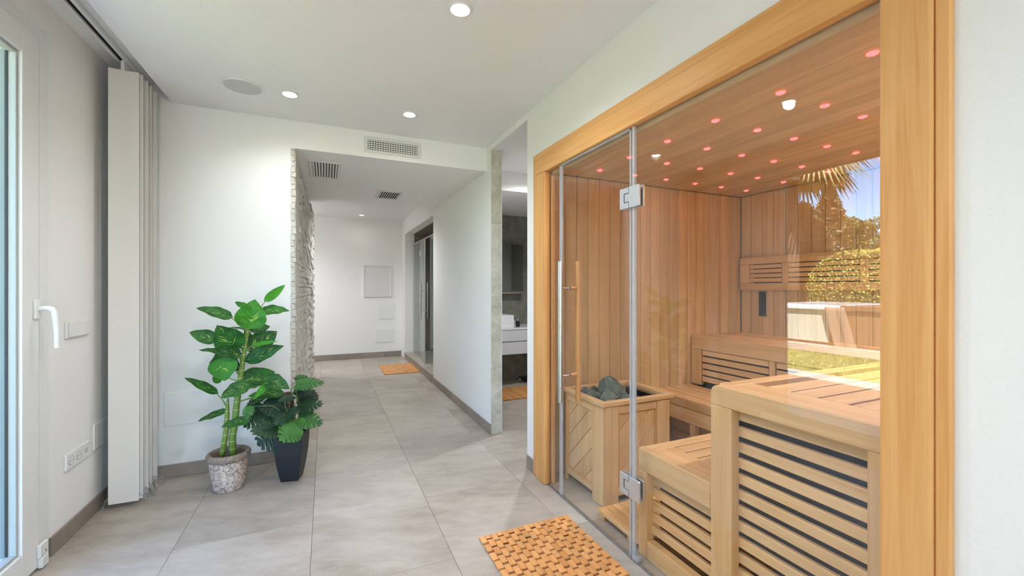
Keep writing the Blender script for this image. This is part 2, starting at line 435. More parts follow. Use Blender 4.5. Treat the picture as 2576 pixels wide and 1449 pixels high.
# walls
LW = 'white_wall'
struct('wall_left', LW, XL - .24, XL, 2.62, YB, 0, ZT)
struct('wall_left', LW, XL - .24, XL, YN, 1.32, 0, ZT)
struct('wall_left', LW, XL - .24, XL, 1.32, 2.62, 2.40, ZT)
struct('wall_back', LW, -1.45, -.222, YB, 6.44, 0, ZT)
struct('wall_rear', LW, -1.5, -.05, YN - .15, YN, 0, ZT)
struct('wall_rear', LW, 1.05, 1.6, YN - .15, YN, 0, ZT)
struct('wall_rear', LW, -.05, 1.05, YN - .15, YN, 2.36, ZT)
struct('wall_rear', LW, -.05, 1.05, YN - .15, YN, 0, .14)
w1 = thing('window_1', 'unseen white framed window added behind the viewer', 'window', (.7, YN - .08, .14), kind='structure')  # unseen opening added to bring in fill light from behind
for a_ in ((-.05, .01, .14, 2.36), (.99, 1.05, .14, 2.36), (.01, .99, 2.30, 2.36), (.01, .99, .14, .20)):
    bx('window_frame', 'white_plastic', w1, a_[0], a_[1], YN - .11, YN - .05, a_[2], a_[3])
bx('glass_pane', 'door_glass', w1, .01, .99, YN - .083, YN - .077, .20, 2.30, bevel=0)
struct('wall_right', LW, XR, XR + .12, YN, .447, 0, ZT)
struct('wall_right', LW, XR, XR + .12, .447, 2.459, 2.118, ZT)
struct('wall_right', LW, XR, 3.4, 2.46, 2.605, 0, ZT)
struct('wall_right', LW, XR, XR + .095, 2.605, 3.302, 2.41, ZT)
struct('wall_right', LW, XR, XR + .095, 3.302, 5.38, 0, ZT)
struct('wall_right', LW, XR, XR + .14, 5.38, 7.49, 2.19, ZT)
struct('wall_right', LW, XR, 2.6, 7.49, 7.93, 0, ZT)
struct('wall_hall_end', LW, -2.2, XR, 7.78, 7.93, 0, ZT)
struct('wall_hall_left', LW, -2.2, -2.05, 6.44, 7.78, 0, ZT)
struct('wall_hall_corner', LW, -2.2, -1.45, 6.3, 6.44, 0, ZT)
CW = 'white_ceiling'
struct('ceiling', CW, -.92, XR, YN, YB, ZC, ZT)
struct('ceiling_recess', CW, XL, -.92, YN, YB, ZR, ZT)
struct('ceiling_hall', LW, -.222, XR, YB, 5.22, 2.255, ZT)
struct('ceiling_hall_end', CW, -2.05, XR, 5.22, 7.78, 2.455, ZT)
struct('ceiling_roof', CW, -2.3, 3.5, YN - .15, 8.0, ZT, ZT + .15)
# baseboards: single grey tile strips
def baseboard(name, axis, c, sgn, a, b, h=.085, step=.6, start=None):
    r = thing(name, 'grey tile baseboard', 'baseboard', kind='structure')
    p = a if start is None else start
    cuts = [a]
    while p < b:
        if p > a + .02: cuts.append(p)
        p += step
    cuts.append(b)
    for q0, q1 in zip(cuts, cuts[1:]):
        if axis == 'y': bx('base_tile', 'base_tile', r, c, c + sgn * .011, q0 + .0007, q1 - .0007, 0.001, h, bevel=.0012)
        else: bx('base_tile', 'base_tile', r, q0 + .0007, q1 - .0007, c, c + sgn * .011, 0.001, h, bevel=.0012)
baseboard('baseboard_left', 'y', XL, 1, 2.625, YB)
baseboard('baseboard_back', 'x', YB, -1, XL + .012, -.222, start=-.55)
baseboard('baseboard_hall', 'y', XR, -1, 3.29, 5.38)
baseboard('baseboard_hall_end', 'x', 7.78, -1, -2.04, XR - .02, .10)
baseboard('baseboard_doorway', 'x', 2.605, 1, 1.285, 1.375)
baseboard('baseboard_right', 'y', XR, -1, 2.49, 2.60)
baseboard('baseboard_right_near', 'y', XR, -1, YN, .44)
# split-face stone cladding on the hall side of the back wall
clad = thing('wall_hall_stone', 'pale grey split-face stone cladding on the hall side wall', 'stone wall', (-.222, YB, 0), kind='structure')
bx('backing', 'split_stone', clad, -.223, -.20, YB + .012, 6.43, 0.001, 2.254, bevel=0)
z = 0.002; rowi = 0
while z < 2.25:
    hh = min(random.choice((.036, .044, .052)), 2.253 - z)
    y = YB - .006 - (rowi % 2) * .002
    while y < 6.44:
        ln = random.uniform(.25, .6) * (1 if y < 4.6 else 2.0); y2 = min(y + ln, 6.45)
        t = .200 - (y - YB) / 3.03 * .062
        d0, d1 = random.uniform(-.007, .007), random.uniform(-.007, .007)
        xo = -t + d0; xo2 = -t + d1
        xin = -.226 - (random.uniform(0, .007) if y < YB else 0)
        if y2 - y > .015:
            vs = [(xin, y, z + .001), (xo, y, z + .001), (xo2, y2 - .002, z + .001), (xin, y2 - .002, z + .001)]
            top = [(a_, b_, z + hh - .0015) for a_, b_, _ in vs]; j_ = random.uniform(-.005, .005)
            top[1] = (top[1][0] + j_, top[1][1], top[1][2]); top[2] = (top[2][0] + j_, top[2][1], top[2][2])
            if y < YB: vs[0] = (vs[0][0], YB - .006, vs[0][2])
            MB().add(vs + top, [(0, 3, 2, 1), (4, 5, 6, 7), (0, 1, 5, 4), (1, 2, 6, 5), (2, 3, 7, 6), (3, 0, 4, 7)]).build('stone', 'split_stone', clad, bevel=.003)
        y = y2
    z += hh; rowi += 1
# marble facing on the doorway's far jamb
jamb = thing('trim_1', 'grey marble facing on the doorway jamb', 'door jamb', (1.33, 3.3, 0), kind='structure')
zs = [0, .175, .56, 1.17, 1.79, 2.409]
for a_, b_ in zip(zs, zs[1:]):
    bx('marble_tile', 'grey_marble', jamb, XR, 1.372, 3.290, 3.302, a_ + .001, b_ - .0005, bevel=.0008)
bx('edge_strip', 'white_plastic', jamb, 1.372, 1.376, 3.288, 3.303, 0.001, 2.409, bevel=.0005)


# ================================================================== SAUNA SHELL (planked)
SX1, SY0, SY1, SZ = 3.19, .50, 2.42, 2.0
wb = thing('wall_sauna_back', 'cedar plank back wall of the sauna', 'wall', (SX1, SY0, 0), kind='structure')
we = thing('wall_sauna_end', 'cedar plank end wall of the sauna', 'wall', (1.31, SY1, 0), kind='structure')
wn_ = thing('wall_sauna_near', 'cedar plank near end wall of the sauna', 'wall', (1.31, SY0, 0), kind='structure')
cs_ = thing('ceiling_sauna', 'cedar plank sauna ceiling', 'ceiling', (1.31, SY0, SZ), kind='structure')
bx('backing', 'dark_gap', wb, SX1 + .014, SX1 + .03, SY0, SY1, 0, SZ, bevel=0)
bx('backing', 'dark_gap', we, 1.31, SX1 + .03, SY1 + .012, SY1 + .03, 0, SZ + .02, bevel=0)
bx('backing', 'dark_gap', wn_, 1.31, SX1 + .03, SY0 - .03, SY0 - .014, 0, SZ + .02, bevel=0)
bx('backing', 'dark_gap', cs_, 1.31, SX1 + .03, SY0 - .03, SY1 + .03, SZ + .013, SZ + .03, bevel=0)
P = .0925
y = SY1
while y > SY0 + .01:
    bx('plank', 'cedar_z', wb, SX1, SX1 + .014, max(y - P + .0012, SY0), y - .0012, .001, SZ - .001, bevel=.0035); y -= P
x = 1.288
while x < SX1 - .01:
    a_, b_ = max(x, 1.312), min(x + P, SX1 - .001)
    bx('plank', 'cedar_z', we, a_ + .0012, b_ - .0012, SY1, SY1 + .012, .001, SZ - .001, bevel=.0035)
    bx('plank', 'cedar_z', wn_, a_ + .0012, b_ - .0012, SY0 - .014, SY0, .001, SZ - .001, bevel=.0035)
    bx('plank', 'cedar_y', cs_, a_ + .0012, b_ - .0012, SY0, SY1, SZ, SZ + .013, bevel=.0035)
    x += P
bx('header_board', 'cedar_y', cs_, 1.304, 1.334, .58, 2.30, 1.955, SZ - .001, bevel=.002)
struct('wall_sauna_outer', LW, SX1 + .03, 3.4, SY0 - .2, SY1 + .04, 0, ZT)
struct('wall_sauna_outer', LW, 1.40, 3.4, SY0 - .2, SY0 - .031, 0, ZT)
# wooden front frame
fr = thing('sauna_front_frame', 'orange-toned pine frame around the glass sauna front', 'door frame', (1.28, 1.47, 0))
bx('outer_trim', 'frame_wood_z', fr, 1.264, 1.31, .447, .476, .001, 2.078, bevel=.004)
bx('outer_trim', 'frame_wood_z', fr, 1.264, 1.31, 2.43, 2.485, .001, 2.078, bevel=.004)
bx('outer_trim', 'frame_wood_y', fr, 1.264, 1.31, .447, 2.485, 2.078, 2.118, bevel=.004)
bx('jamb', 'frame_wood_z', fr, 1.256, 1.295, .476, .575, .001, 1.975, bevel=.006, seg=2)
bx('jamb', 'frame_wood_z', fr, 1.256, 1.295, 2.311, 2.43, .001, 1.975, bevel=.006, seg=2)
bx('header', 'frame_wood_y', fr, 1.256, 1.295, .476, 2.43, 1.975, 2.078, bevel=.006, seg=2)
bx('inner_stop', 'frame_wood_z', fr, 1.306, 1.33, 2.304, 2.41, .001, 1.955, bevel=.003)
bx('inner_stop', 'frame_wood_z', fr, 1.306, 1.33, .505, .568, .001, 1.955, bevel=.003)
# glass panes: narrow fixed light, door, wide fixed light
GX0, GX1 = 1.275, 1.283
def pane(par, y0, y1, z0=.012, z1=1.972): return bx('glass_pane', 'clear_glass', par, GX0, GX1, y0, y1, z0, z1, bevel=0)
g1 = thing('fixed_glass_panel', 'narrow fixed glass panel beside the sauna door, by the heater', 'glass panel', (1.3, 2.25, 0), 'sauna glass front')
pane(g1, 2.1547, 2.310)
bx('edge_seal', 'clear_seal', g1, GX0 - .003, GX1 + .003, 2.1449, 2.1547, .012, 1.972, bevel=.0015)
bx('floor_seal', 'aluminium', g1, GX0, GX1, 2.1449, 2.310, .0005, .011, bevel=0)
g2 = thing('sauna_glass_door', 'clear glass sauna door with long steel and wood pull handle', 'glass door', (1.3, 1.86, 0), 'sauna glass front')
pane(g2, 1.5295, 2.1311, .016, 1.962)
bx('edge_seal', 'clear_seal', g2, GX0 - .002, GX1 + .002, 2.1311, 2.1410, .016, 1.962, bevel=.0015)
bx('edge_seal', 'clear_seal', g2, GX0 - .002, GX1 + .002, 1.5197, 1.5295, .016, 1.962, bevel=.0015)
bx('top_seal', 'clear_seal', g2, GX0 - .003, GX1 + .006, 1.5295, 2.1311, 1.9625, 1.974, bevel=.0015)
bx('floor_seal', 'aluminium', g2, GX0, GX1, 1.5197, 2.1410, .0005, .0155, bevel=0)
g3 = thing('fixed_glass_panel', 'wide fixed glass panel in front of the slatted benches', 'glass panel', (1.3, 1.05, 0), 'sauna glass front')
pane(g3, .577, 1.4942)
bx('edge_seal', 'clear_seal', g3, GX0 - .003, GX1 + .003, 1.4942, 1.5099, .012, 1.972, bevel=.0015)
bx('floor_seal', 'aluminium', g3, GX0, GX1, .577, 1.5099, .0005, .011, bevel=0)
bx('corner_clip', 'clear_seal', g3, GX0 - .006, GX1 + .012, 1.4745, 1.5099, .0125, .03, bevel=.001)
# handle
hd = MB().tube([(1.218, 2.056, .588), (1.218, 2.056, 1.392)], .0145, 20).build('pull_handle', 'brushed_steel', g2, smooth=True, bevel=.0015, label='long brushed steel pull handle')
hw = MB().tube([(1.350, 2.075, .575), (1.350, 2.075, 1.397)], .0155, 16).build('inner_handle', 'frame_wood_z', g2, smooth=True, bevel=.002, label='round wooden handle on the inside')
for z in (1.239, .739):
    MB().tube([(1.232, 2.056, z), (1.268, 2.056, z)], .0085, 14).build('standoff', 'brushed_steel', hd, smooth=True)
    MB().tube([(1.267, 2.056, z), (1.2745, 2.056, z)], .011, 14).build('washer', 'chrome', hd, smooth=True)
    MB().tube([(1.284, 2.058, z), (1.335, 2.072, z)], .0095, 14).build('standoff', 'frame_wood_x', hw, smooth=True)
    MB().tube([(1.2835, 2.058, z), (1.290, 2.059, z)], .011, 14).build('washer', 'chrome', hw, smooth=True)
for zc in (1.653, .334):
    for sx, xa in ((-1, 1.2725), (1, 1.2855)):
        xb = xa + sx * .011
        c_ = [(1.5846, zc - .048), (1.5846, zc + .048), (1.5236, zc + .048), (1.5236, zc + .022), (1.5571, zc + .022), (1.5571, zc - .022), (1.5236, zc - .022), (1.5236, zc - .048)]
        hp = MB().prism(c_, xa, xb, 0).build('hinge_leaf', 'hinge_steel', g2, bevel=.0012)
        t_ = [(1.5197, zc - .048), (1.5197, zc - .018), (1.5502, zc - .018), (1.5502, zc + .018), (1.5197, zc + .018), (1.5197, zc + .048), (1.4568, zc + .048), (1.4529, zc + .044), (1.4529, zc - .044), (1.4568, zc - .048)]
        MB().prism(t_, xa, xb, 0).build('hinge_tongue', 'hinge_steel', hp, bevel=.0012)


# ================================================================== SAUNA FURNITURE
BW = 'bench_wood_'
FX = 1.338   # bench faces just behind the glass
def slat_stack(par, xa, xb, y0, y1, ztop, zbot, hs, gap):
    z = ztop
    while z - hs > zbot:
        bx('front_slat', BW + 'y', par, xa, xb, y0, y1, z - hs, z, bevel=.003); z -= hs + gap
# upper bench by the near wall, its end panel right behind the glass
b1 = thing('sauna_bench', 'tall slatted bench end with rounded corner right behind the wide glass panel', 'bench', (1.9, .82, 0), 'sauna benches')
YT1 = 1.143
prof = [(.505, .800), (1.053, .800), (YT1, .800)] + [(YT1 - .03 + .03 * math.cos(t), .845 + .03 * math.sin(t)) for t in [math.pi / 2 * q / 6 for q in range(7)]] + [(.505, .875)]
prof = [prof[0]] + prof[2:]
MB().prism(prof, FX, FX + .042, 0).build('front_rail', BW + 'y', b1, bevel=.003)
bx('post', BW + 'z', b1, FX, FX + .042, 1.053, YT1, .001, .7995, bevel=.003)
bx('post', BW + 'z', b1, FX, FX + .042, .505, .64, .001, .7995, bevel=.003)
bx('under_rail', BW + 'y', b1, FX + .036, FX + .058, .60, 1.06, .758, .799, bevel=.002)
slat_stack(b1, FX + .036, FX + .056, .60, 1.06, .735, .06, .036, .0215)
bx('base_rail', BW + 'y', b1, FX, FX + .042, .6405, 1.0525, .001, .07, bevel=.003)
bx('slat_shade', 'black_metal', b1, FX + .075, FX + .08, .56, 1.10, .02, .79, bevel=0)  # black sheet standing in for the shade behind the slats
bx('side_rail', BW + 'x', b1, FX + .043, 2.615, YT1 - .055, YT1, .800, .875, bevel=.004)
bx('end_board', BW + 'y', b1, FX + .043, FX + .16, .505, YT1 - .058, .847, .874, bevel=.003)
y = .505
while y + .07 < YT1 - .05:
    bx('seat_slat', BW + 'x', b1, FX + .165, 2.60, y, y + .075, .847, .873, bevel=.003); y += .0905
slat_z = .75
while slat_z > .55:
    bx('front_slat', BW + 'x', b1, FX + .06, 2.60, YT1 - .05, YT1 - .03, slat_z - .036, slat_z, bevel=.002); slat_z -= .05
# lower bench in front of it
b2 = thing('sauna_bench', 'low slatted bench end beside the door hinge, behind the glass', 'bench', (1.9, 1.34, 0), 'sauna benches')
Y2 = 1.545
bx('front_rail', BW + 'y', b2, FX, FX + .042, YT1 + .001, Y2, .395, .495, bevel=.004)
bx('post', BW + 'z', b2, FX, FX + .042, 1.49, Y2, .001, .3945, bevel=.003)
bx('under_rail', BW + 'y', b2, FX + .034, FX + .056, YT1 + .002, 1.495, .345, .394, bevel=.002)
slat_stack(b2, FX + .034, FX + .054, YT1 + .002, 1.495, .323, .085, .038, .020)
bx('base_rail', BW + 'y', b2, FX, FX + .042, YT1 + .001, 1.4895, .001, .085, bevel=.003)
bx('slat_shade', 'black_metal', b2, FX + .11, FX + .115, YT1 + .002, 1.52, .02, .39, bevel=0)  # same black stand-in for shade under the low bench
bx('side_rail', BW + 'x', b2, FX + .043, 2.205, Y2 - .06, Y2, .425, .494, bevel=.004)
bx('end_board', BW + 'y', b2, FX + .043, FX + .155, YT1 + .002, Y2 - .062, .467, .493, bevel=.003)
y = YT1 + .004
while y + .05 < Y2 - .06:
    bx('seat_slat', BW + 'x', b2, FX + .158, 2.205, y, y + .056, .467, .492, bevel=.003); y += .068
bx('leg', BW + 'z', b2, 2.13, 2.19, Y2 - .06, Y2, .001, .4245, bevel=.003)
# upper bench along the back wall
b3 = thing('sauna_bench', 'upper slatted bench along the back wall of the sauna', 'bench', (2.9, 1.45, 0), 'sauna benches')
BX = 2.62
bx('front_rail', BW + 'y', b3, BX, BX + .04, YT1 + .005, 2.417, .768, .87, bevel=.006, seg=2)
for a_, b_ in ((2.325, 2.417), (1.751, 1.789), (1.25, 1.29)):
    bx('post', BW + 'z', b3, BX, BX + .04, a_, b_, .497, .7675, bevel=.003)
z = .764
for i in range(5):
    for ya, yb_ in ((1.795, 2.32), (1.295, 1.746)):
        bx('front_slat', BW + 'y', b3, BX + .008, BX + .03, ya, yb_, z - .0375, z, bevel=.002)
    z -= .0495
bx('slat_shade', 'black_metal', b3, BX + .06, BX + .065, 1.2, 2.41, .4, .76, bevel=0)  # shade behind the upper bench slats, as a black sheet
x = BX + .044
while x + .06 < SX1 + .003:
    bx('seat_slat', BW + 'y', b3, x, min(x + .075, SX1 - .002), YT1 + .005, 2.417, .842, .868, bevel=.003); x += .09
# lower bench along the back
b4 = thing('sauna_bench', 'lower slatted bench in front of the upper one, behind the heater box', 'bench', (2.4, 1.98, 0), 'sauna benches')
bx('front_rail', BW + 'y', b4, 2.21, 2.25, Y2 + .002, 2.417, .434, .495, bevel=.005, seg=2)
bx('lower_rail', BW + 'y', b4, 2.216, 2.246, Y2 + .002, 2.417, .335, .430, bevel=.003)
x = 2.253
while x + .05 < BX:
    bx('seat_slat', BW + 'y', b4, x, min(x + .06, BX - .004), Y2 + .002, 2.417, .468, .492, bevel=.003); x += .0725
bx('leg', BW + 'z', b4, 2.22, 2.26, 2.02, 2.062, .001, .334, bevel=.003)
bx('leg', BW + 'z', b4, 2.22, 2.26, 1.56, 1.602, .001, .334, bevel=.003)
for z in (.02, .10, .18, .26, .34):
    bx('back_slat', BW + 'y', b4, 2.42, 2.44, Y2, 2.417, z, z + .07, bevel=.002)
# backrest on the back wall
br = thing('slatted_back_panel', 'slatted wooden backrest mounted on the sauna back wall', 'backrest', (3.16, 1.6, 1.2))
bx('top_rail', BW + 'y', br, 3.150, 3.178, .60, 2.400, 1.430, 1.488, bevel=.006, seg=2)
bx('bottom_rail', BW + 'y', br, 3.150, 3.178, .60, 2.400, 1.223, 1.280, bevel=.006, seg=2)
for a_, b_ in ((2.318, 2.400), (2.008, 2.051), (1.50, 1.545), (1.0, 1.04), (.60, .66)):
    bx('post', BW + 'z', br, 3.150, 3.178, a_, b_, 1.2805, 1.4295, bevel=.003)
for i in range(4):
    z = 1.2875 + i * .036
    for ya, yb_ in ((2.053, 2.316), (1.547, 2.006), (1.042, 1.498), (.662, .998)):
        bx('slat', BW + 'y', br, 3.152, 3.174, ya, yb_, z, z + .029, bevel=.002)
bx('mount', 'black_metal', br, 3.1785, 3.1895, .7, 2.3, 1.26, 1.45, bevel=0)
# control panel
cp = thing('sauna_control_panel', 'black sauna control panel with silver frame on the back wall', 'control panel', (3.18, 2.22, 1.11))
bx('housing', 'brushed_steel', cp, 3.176, 3.1895, 2.185, 2.255, 1.012, 1.214, bevel=.004)
bx('face', 'black_plastic', cp, 3.1735, 3.176, 2.190, 2.250, 1.018, 1.208, bevel=.001)
bx('screen', 'screen_dark', cp, 3.172, 3.1735, 2.203, 2.240, 1.135, 1.190, bevel=.0005)
for i in range(4):
    for yy in (2.207, 2.236):
        bx('button', 'button_blue', cp, 3.172, 3.1735, yy - .003, yy + .003, 1.035 + i * .024, 1.041 + i * .024, bevel=.0004)
# heater box
HWD = 'heater_wood_'
hx0, hx1, hy0, hy1 = 1.432, 1.92, 1.94, 2.342
ht = thing('sauna_heater_box', 'wooden heater surround with diagonal board panels filled with stones', 'heater', (1.68, 2.14, 0))
bx('corner_post', HWD + 'z', ht, hx0 - .004, hx0 + .008, hy0, hy0 + .105, .001, .566, bevel=.002)
bx('corner_post', HWD + 'z', ht, hx0 + .0085, hx0 + .103, hy0 - .004, hy0 + .01, .001, .566, bevel=.002)
bx('corner_post', HWD + 'z', ht, hx1 - .10, hx1, hy0 - .004, hy0 + .01, .001, .566, bevel=.002)
bx('corner_post', HWD + 'z', ht, hx1 - .012, hx1 + .001, hy0 + .0105, hy0 + .09, .001, .566, bevel=.002)
bx('corner_post', HWD + 'z', ht, hx0 - .004, hx0 + .012, hy1 - .018, hy1, .001, .566, bevel=.002)
bx('corner_post', HWD + 'z', ht, hx1 - .05, hx1, hy1 - .05, hy1, .001, .566, bevel=.002)
for z0, z1 in ((.045, .092), (.52, .566)):
    bx('rail', HWD + 'y', ht, hx0 - .002, hx0 + .012, hy0 + .1055, hy1 - .0185, z0, z1, bevel=.002)
    bx('rail', HWD + 'x', ht, hx0 + .1035, hx1 - .1005, hy0 - .002, hy0 + .012, z0, z1, bevel=.002)
    bx('rail', HWD + 'x', ht, hx0 + .012, hx1 - .051, hy1 - .014, hy1, z0, z1, bevel=.002)
    bx('rail', HWD + 'y', ht, hx1 - .014, hx1, hy0 + .0905, hy1 - .051, z0, z1, bevel=.002)
def diagonal(face):
    if face == 'left': a0, a1 = hy0 + .112, hy1 - .026; sg = 1     # boards rise towards -Y
    else: a0, a1 = hx0 + .112, hx1 - .110; sg = -1                 # boards rise towards +X
    z0, z1 = .097, .515
    rect = [(a0, z0), (a1, z0), (a1, z1), (a0, z1)]
    q = 1 / math.sqrt(2); wd = .088
    ds = [sg * q * a + q * z for a, z in rect]
    d = min(ds) - .03
    while d < max(ds):
        pl = clip(clip(rect, sg * q, q, d + wd - .0015), -sg * q, -q, -(d + .0015))
        d += wd
        if len(pl) < 3: continue
        if face == 'left': MB().prism(pl, hx0 + .005, hx0 + .014, 0).build('panel_board', HWD + 'z', ht, bevel=.0012)
        else: MB().prism(pl, hy0 + .005, hy0 + .014, 1).build('panel_board', HWD + 'z', ht, bevel=.0012)
    # thin beading round the panel
    for p0, p1, z0_, z1_ in ((a0 - .007, a0, z0 - .006, z1 + .006), (a1, a1 + .007, z0 - .006, z1 + .006), (a0, a1, z0 - .006, z0), (a0, a1, z1, z1 + .006)):
        if face == 'left': bx('beading', 'frame_wood_z', ht, hx0 - .003, hx0 + .014, p0, p1, z0_, z1_, bevel=.0015)
        else: bx('beading', 'frame_wood_z', ht, p0, p1, hy0 - .003, hy0 + .014, z0_, z1_, bevel=.0015)
diagonal('left'); diagonal('front')
bx('back_board', HWD + 'x', ht, hx0 + .015, hx1 - .015, hy1 - .03, hy1 - .016, .093, .519, bevel=0)
bx('side_board', HWD + 'y', ht, hx1 - .03, hx1 - .016, hy0 + .016, hy1 - .051, .093, .519, bevel=0)
RX0, RX1, RY0, RY1 = hx0 - .016, hx1 + .032, hy0 - .016, hy1 + .014
bx('rim', HWD + 'x', ht, RX0, RX1, RY0, RY0 + .036, .567, .595, bevel=.004)
bx('rim', HWD + 'x', ht, RX0, RX1, RY1 - .036, RY1, .567, .595, bevel=.004)
bx('rim', HWD + 'y', ht, RX0, RX0 + .036, RY0 + .0365, RY1 - .0365, .567, .595, bevel=.004)
bx('rim', HWD + 'y', ht, RX1 - .05, RX1, RY0 + .0365, RY1 - .0365, .567, .595, bevel=.004)
MB().box(hx0 + .03, hx1 - .035, hy0 + .03, hy1 - .035, .10, .47).build('stone_bed', 'black_metal', ht)
for a_ in ((hx0 + .0145, hx0 + .024, hy0 + .015, hy1 - .031), (hx1 - .045, hx1 - .0305, hy0 + .015, hy1 - .031), (hx0 + .0245, hx1 - .0455, hy0 + .0145, hy0 + .024), (hx0 + .0245, hx1 - .0455, hy1 - .034, hy1 - .0305)):
    bx('dark_liner', 'black_metal', ht, a_[0], a_[1], a_[2], a_[3], .3, .5665, bevel=0)  # black inner walls added to darken the heater opening
def rock_mesh(seed, sx, sy, sz):
    bm = bmesh.new(); bmesh.ops.create_icosphere(bm, subdivisions=3, radius=1)
    rn = random.Random(seed)
    planes = [(Vector((rn.gauss(0, 1), rn.gauss(0, 1), rn.gauss(0, 1))).normalized(), rn.uniform(.42, .72)) for _ in range(11)]
    for v in bm.verts:
        for n_, d_ in planes:
            e = v.co.dot(n_) - d_
            if e > 0: v.co -= n_ * e
        v.co += Vector([noise.noise(v.co * 2 + Vector((seed, i, 0))) * .03 for i in range(3)]) * 1.0
        v.co = Vector((v.co.x * sx, v.co.y * sy, v.co.z * sz)) * 1.25
    me = bpy.data.meshes.new('sauna_stone'); bm.to_mesh(me); bm.free(); me.materials.append(M['sauna_rock']); return me
rocks = [(1.62, 2.12, .605, .075, 1.0, .9), (1.55, 2.045, .575, .058, 1.0, .8), (1.50, 2.14, .575, .055, .8, 1.1), (1.66, 2.01, .545, .05, 1, .8), (1.70, 2.10, .56, .05, 1, .8),
         (1.60, 2.005, .535, .035, 1.0, .8), (1.52, 2.24, .55, .05, 1, .8), (1.62, 2.24, .56, .05, 1, .8), (1.71, 2.22, .55, .05, 1, .9), (1.495, 2.00, .535, .026, 1, .8), (1.75, 2.02, .535, .035, 1, .8),
         (1.765, 2.12, .53, .03, 1, .8)]
for i, (x, y, z, r, a_, b_) in enumerate(rocks):
    o = bpy.data.objects.new('sauna_stone', rock_mesh(i * 3 + 1, r, r * a_, r * b_)); col.objects.link(o); o.location = (x, y, z)
    o.rotation_euler = (random.uniform(0, 1), random.uniform(0, 1), random.uniform(0, 6))
    lab = {0: 'largest rounded grey-green heater stone, on top of the pile', 1: 'angular pale green-grey stone at the front of the heater pile'}.get(i, 'small dark grey-green stone lying in the heater box')
    props(o, lab, 'stone', 'heater stones')
# duckboard
db = thing('sauna_duckboard', 'slatted wooden duckboard on the sauna floor beside the heater box', 'duckboard', (1.7, 1.7, 0))
x = 1.345
while x < 2.15:
    bx('slat', BW + 'y', db, x, x + .043, 1.552, 1.872, .030, .050, bevel=.002); x += .048
for y in (1.60, 1.825):
    bx('batten', BW + 'x', db, 1.35, 2.18, y, y + .04, .001, .0295, bevel=.002)
# star lights and added fill lamps in the sauna ceiling
def led(x, y):
    t = thing('ceiling_star_light', 'small round red light in the sauna ceiling', 'light', (x, y, SZ), 'red sauna ceiling lights')
    MB().lathe([(.011, 0), (.0165, -.0005), (.0165, -.004), (.0125, -.004), (.011, -.001)], (x, y, SZ), 14).build('ring', 'lamp_red_ring', t, smooth=True)
    MB().lathe([(.0095, -.0012), (.0085, -.0075), (.004, -.009)], (x, y, SZ), 12).build('lens', 'lamp_red', t, smooth=True)
    return t
led0 = led(1.614, .756)
for x in (1.614, 1.897, 2.173, 2.45, 2.717, 2.992):
    for y in (.756, 1.055, 1.352, 1.643, 1.935, 2.225):
        if (x, y) == (1.614, .756): continue
        if x > 2.3 and y < 1.2: continue
        c = copy_tree(led0); c.location = (x, y, SZ)
def downlight(name, label, x, y, z, r, watts, group, mat='lamp_white', ring='white_plastic'):
    t = thing(name, label, 'downlight', (x, y, z), group)
    MB().lathe([(r * .78, -.0005), (r * 1.18, -.0005), (r * 1.2, -.004), (r * 1.02, -.007), (r * .86, -.004), (r * .8, -.0012)], (x, y, z), 28).build('trim_ring', ring, t, smooth=True)
    MB().lathe([(r * .77, -.001), (r * .75, -.003), (.002, -.0035)], (x, y, z), 24).build('lens', mat, t, smooth=True)
    l = bpy.data.lights.new('lamp', 'SPOT'); l.energy = watts; l.color = (.98, .99, 1.04); l.spot_size = math.radians(150); l.spot_blend = .8; l.shadow_soft_size = r * .7
    lo = bpy.data.objects.new('lamp', l); col.objects.link(lo); lo.parent = t; lo.location = (0, 0, -.02)
    return t
for x, k_, lab in ((1.5, .12, 'unseen fill lamp added in the sauna ceiling corner by the near jamb'), (2.2, .95, 'unseen fill lamp added in the sauna ceiling over the near bench'), (2.9, 1.3, 'unseen fill lamp added in the rear corner of the sauna ceiling')):
    downlight('added_sauna_lamp', lab, x, .62, SZ, .018, SAUNA_W * k_, 'added sauna fill lamps')  # lamps added out of sight to light the sauna interior


# ================================================================== CEILING FITTINGS
DG = 'recessed ceiling spotlights'
downlight('ceiling_downlight', 'round recessed spotlight at the top edge of the view', .535, 1.751, ZC, .042, DOWNLIGHT_W, DG)
downlight('ceiling_downlight', 'round recessed spotlight next to the ceiling speaker', -.204, 2.952, ZC, .042, DOWNLIGHT_W * .4, DG)
downlight('ceiling_downlight', 'round recessed spotlight above the wall vent', .535, 2.955, ZC, .042, DOWNLIGHT_W * .4, DG)
downlight('ceiling_downlight', 'small recessed spotlight at the far end of the hall', .55, 7.36, 2.455, .04, HALL_W * .02, DG)
downlight('ceiling_downlight', 'unseen spotlight added in the hall ceiling behind the drop', .55, 6.0, 2.455, .04, HALL_W, DG)  # unseen lamp added to brighten the hall
downlight('ceiling_downlight', 'unseen spotlight added in the side arm of the hall', -1.2, 7.1, 2.455, .04, HALL_W, DG)  # also added, lights the hall end from the side
for x, y in ((-.204, 1.751), (-.204, .55), (-.204, -.65), (-.204, -1.85)):  # mostly unseen spots carrying on the ceiling grid, extra fill light
    downlight('ceiling_downlight', 'out-of-view recessed spotlight in the ceiling over the viewer', x, y, ZC, .042, DOWNLIGHT_W * .65, DG)
sp = thing('ceiling_speaker', 'round white ceiling speaker with grey mesh grille', 'speaker', (-.457, 2.965, ZC))
MB().lathe([(.098, -.0005), (.112, -.0005), (.113, -.004), (.106, -.007), (.098, -.004)], (-.457, 2.965, ZC), 48).build('bezel', 'white_plastic', sp, smooth=True)
MB().lathe([(.0975, -.0008), (.096, -.0032), (.002, -.004)], (-.457, 2.965, ZC), 40).build('grille', 'speaker_grille', sp, smooth=True)
